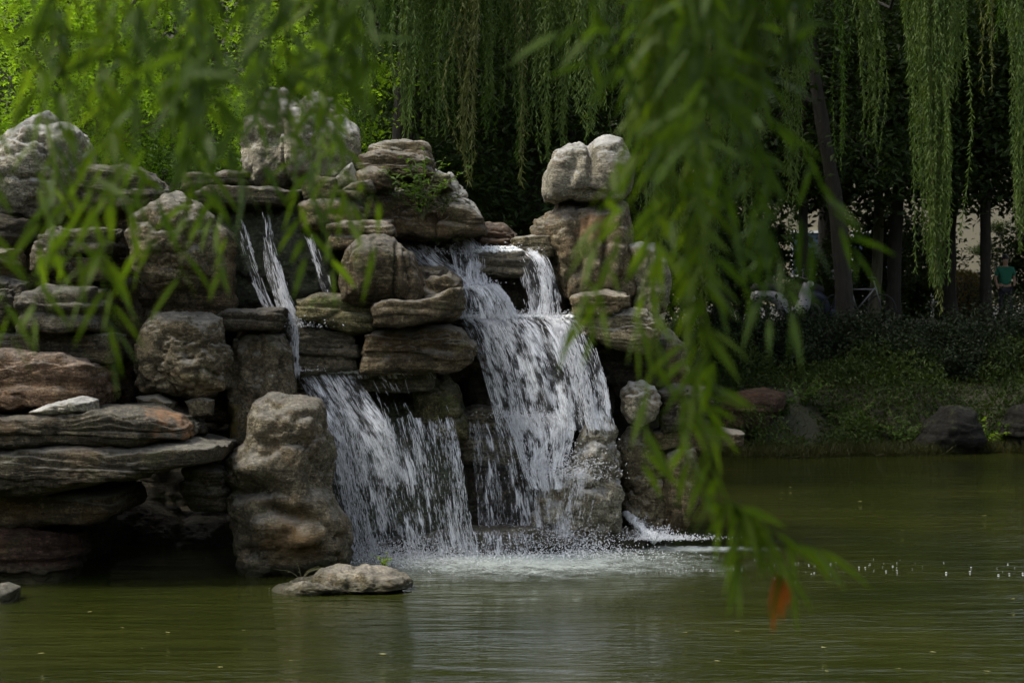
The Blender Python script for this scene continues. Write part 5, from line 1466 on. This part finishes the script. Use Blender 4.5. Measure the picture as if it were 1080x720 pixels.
def hang(top_px, pts, d, mat='willow_near', L=.088, W=.0145, step=.014, comp=2, jit=.03, spread=1.15, start=None):
    """a twig from the limb overhead down through picture points pts at depth d"""
    ps = [P(x, y, d) for x, y in pts]
    top = np.array([ps[0][0] + RNG.normal() * .05, d - .1, 5.2]) if start is None else np.asarray(start)
    bl = Leafy(); tw = MB()
    for k in range(comp):
        off = RNG.normal(size=3) * jit * [2.2, 2.2, .6] if k else np.zeros(3)
        path = smooth_path([top] + [p + off * (.1 + .9 * i / max(1, len(ps) - 1)) + (RNG.normal(size=3) * .012) for i, p in enumerate(ps)], 26)
        if k: path = path[: int(len(path) * RNG.uniform(.75, 1))]
        tw.tube(path, np.linspace(.0022, .0010, len(path)), 5, cap=False)
        vis = path[path[:, 2] < 3.75]
        strand(bl, vis if len(vis) > 3 else path[-4:], step, L, W, spread, True)
    bl.add((np.vstack(tw.V), np.vstack(tw.F)))
    bl.build('hanging_branch', LM[mat], tuple(ps[0]), NW, smooth=True)


NN, ND = 'willow_near', 'willow_near_shaded'
LEFT = [
    (-12, 8, 388, 3.5, NN), (22, 34, 372, 3.7, NN), (14, 20, 110, 3.2, ND), (48, 56, 262, 3.9, ND), (70, 78, 322, 3.9, NN), (96, 122, 428, 3.5, NN), (92, 100, 190, 3.3, ND),
    (126, 150, 330, 3.8, NN), (118, 134, 388, 3.6, NN), (144, 160, 250, 3.4, ND), (168, 206, 336, 3.9, NN), (160, 172, 180, 3.3, ND), (186, 208, 262, 3.7, ND), (205, 216, 236, 4.0, ND), (212, 240, 330, 4.1, NN),
    (232, 250, 246, 3.6, ND), (250, 262, 304, 4.0, NN), (262, 270, 180, 3.4, ND), (276, 284, 240, 3.9, ND), (292, 318, 318, 4.0, NN), (300, 306, 180, 3.3, ND), (312, 340, 268, 4.2, ND),
    (330, 392, 300, 3.8, NN), (336, 350, 332, 4.2, NN), (352, 366, 120, 3.5, ND), (372, 378, 90, 3.8, ND), (390, 380, 64, 3.5, ND), (240, 244, 120, 3.1, ND), (200, 196, 120, 3.0, ND), (320, 326, 120, 3.1, ND), (150, 140, 96, 3.0, ND), (60, 66, 60, 3.0, ND),
    (284, 292, 150, 3.2, ND), (222, 226, 170, 3.2, ND), (180, 184, 150, 3.2, ND), (345, 352, 170, 3.6, ND)]
for q_, (x0, x1, y1, d, mk) in enumerate(LEFT):
    mx = (x0 + x1) / 2 + RNG.normal() * 5
    if q_ in (2, 6, 11, 16, 27, 29): continue
    if y1 < 260 and x0 < 260: mk = ND  # upper left twigs take the leaf colour with silhouette shade painted in
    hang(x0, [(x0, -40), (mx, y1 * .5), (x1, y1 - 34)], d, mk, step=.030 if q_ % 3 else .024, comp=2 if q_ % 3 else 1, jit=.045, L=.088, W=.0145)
RIGHT = [
    (655, 648, 70, 3.3, NN), (668, 672, 110, 3.6, ND), (684, 690, 210, 3.5, ND), (696, 706, 300, 3.4, ND), (706, 672, 415, 3.5, NN), (712, 680, 505, 3.4, NN), (720, 734, 430, 3.4, ND), (726, 716, 498, 3.5, NN),
    (734, 752, 445, 3.5, NN), (746, 756, 350, 3.6, ND), (740, 768, 300, 3.3, ND), (758, 786, 345, 3.6, NN), (770, 812, 340, 3.5, NN), (778, 826, 370, 3.7, NN), (790, 806, 120, 3.4, ND), (806, 822, 70, 3.4, NN), (830, 860, 26, 3.4, NN),
    (700, 702, 150, 3.1, ND), (730, 728, 180, 3.1, ND), (752, 752, 150, 3.1, ND), (716, 716, 230, 3.2, ND), (742, 738, 260, 3.2, ND)]
for q_, (x0, x1, y1, d, mk) in enumerate(RIGHT):
    if q_ in (1, 6, 10, 17, 20): continue
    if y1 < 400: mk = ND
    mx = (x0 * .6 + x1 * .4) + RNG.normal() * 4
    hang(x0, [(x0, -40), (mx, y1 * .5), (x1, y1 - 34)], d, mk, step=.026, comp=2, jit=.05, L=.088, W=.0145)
# the long twig that ends over the water, with its fork and its withered leaves
hang(728, [(726, -40), (724, 120), (730, 250), (738, 380), (744, 440)], 3.5, NN, step=.03, comp=1)
hang(0, [(738, 430), (750, 480), (772, 530), (790, 552), (798, 592)], 3.5, NN, step=.017, comp=2, jit=.012, start=P(738, 380, 3.5))
hang(0, [(778, 538), (808, 552), (835, 566), (862, 578)], 3.5, NN, step=.015, comp=1, start=P(772, 530, 3.5), spread=.7)
hang(0, [(776, 540), (772, 566), (766, 592)], 3.5, NN, step=.012, comp=1, start=P(774, 533, 3.5), spread=.7)
hang(0, [(792, 556), (812, 578), (820, 606)], 3.5, NN, step=.014, comp=1, start=P(786, 548, 3.5), spread=.7)
wl = Leafy()
Cq = np.array([P(819, 606, 3.5), P(823, 612, 3.5), P(817, 612, 3.5), P(828, 606, 3.5)]); Dq = np.array([[-.1, 0, -1.0], [.06, .1, -1], [-.02, .1, -1], [.12, 0, -1]])
wl.add(leaf_blades(Cq, Dq, np.array([.082, .07, .09, .055]), .016, np.array([[.2, 1.0, 0]] * 4), .05))
wl.build('withered_leaf', LM['rust'], tuple(P(820, 610, 3.5)), NW, smooth=True)
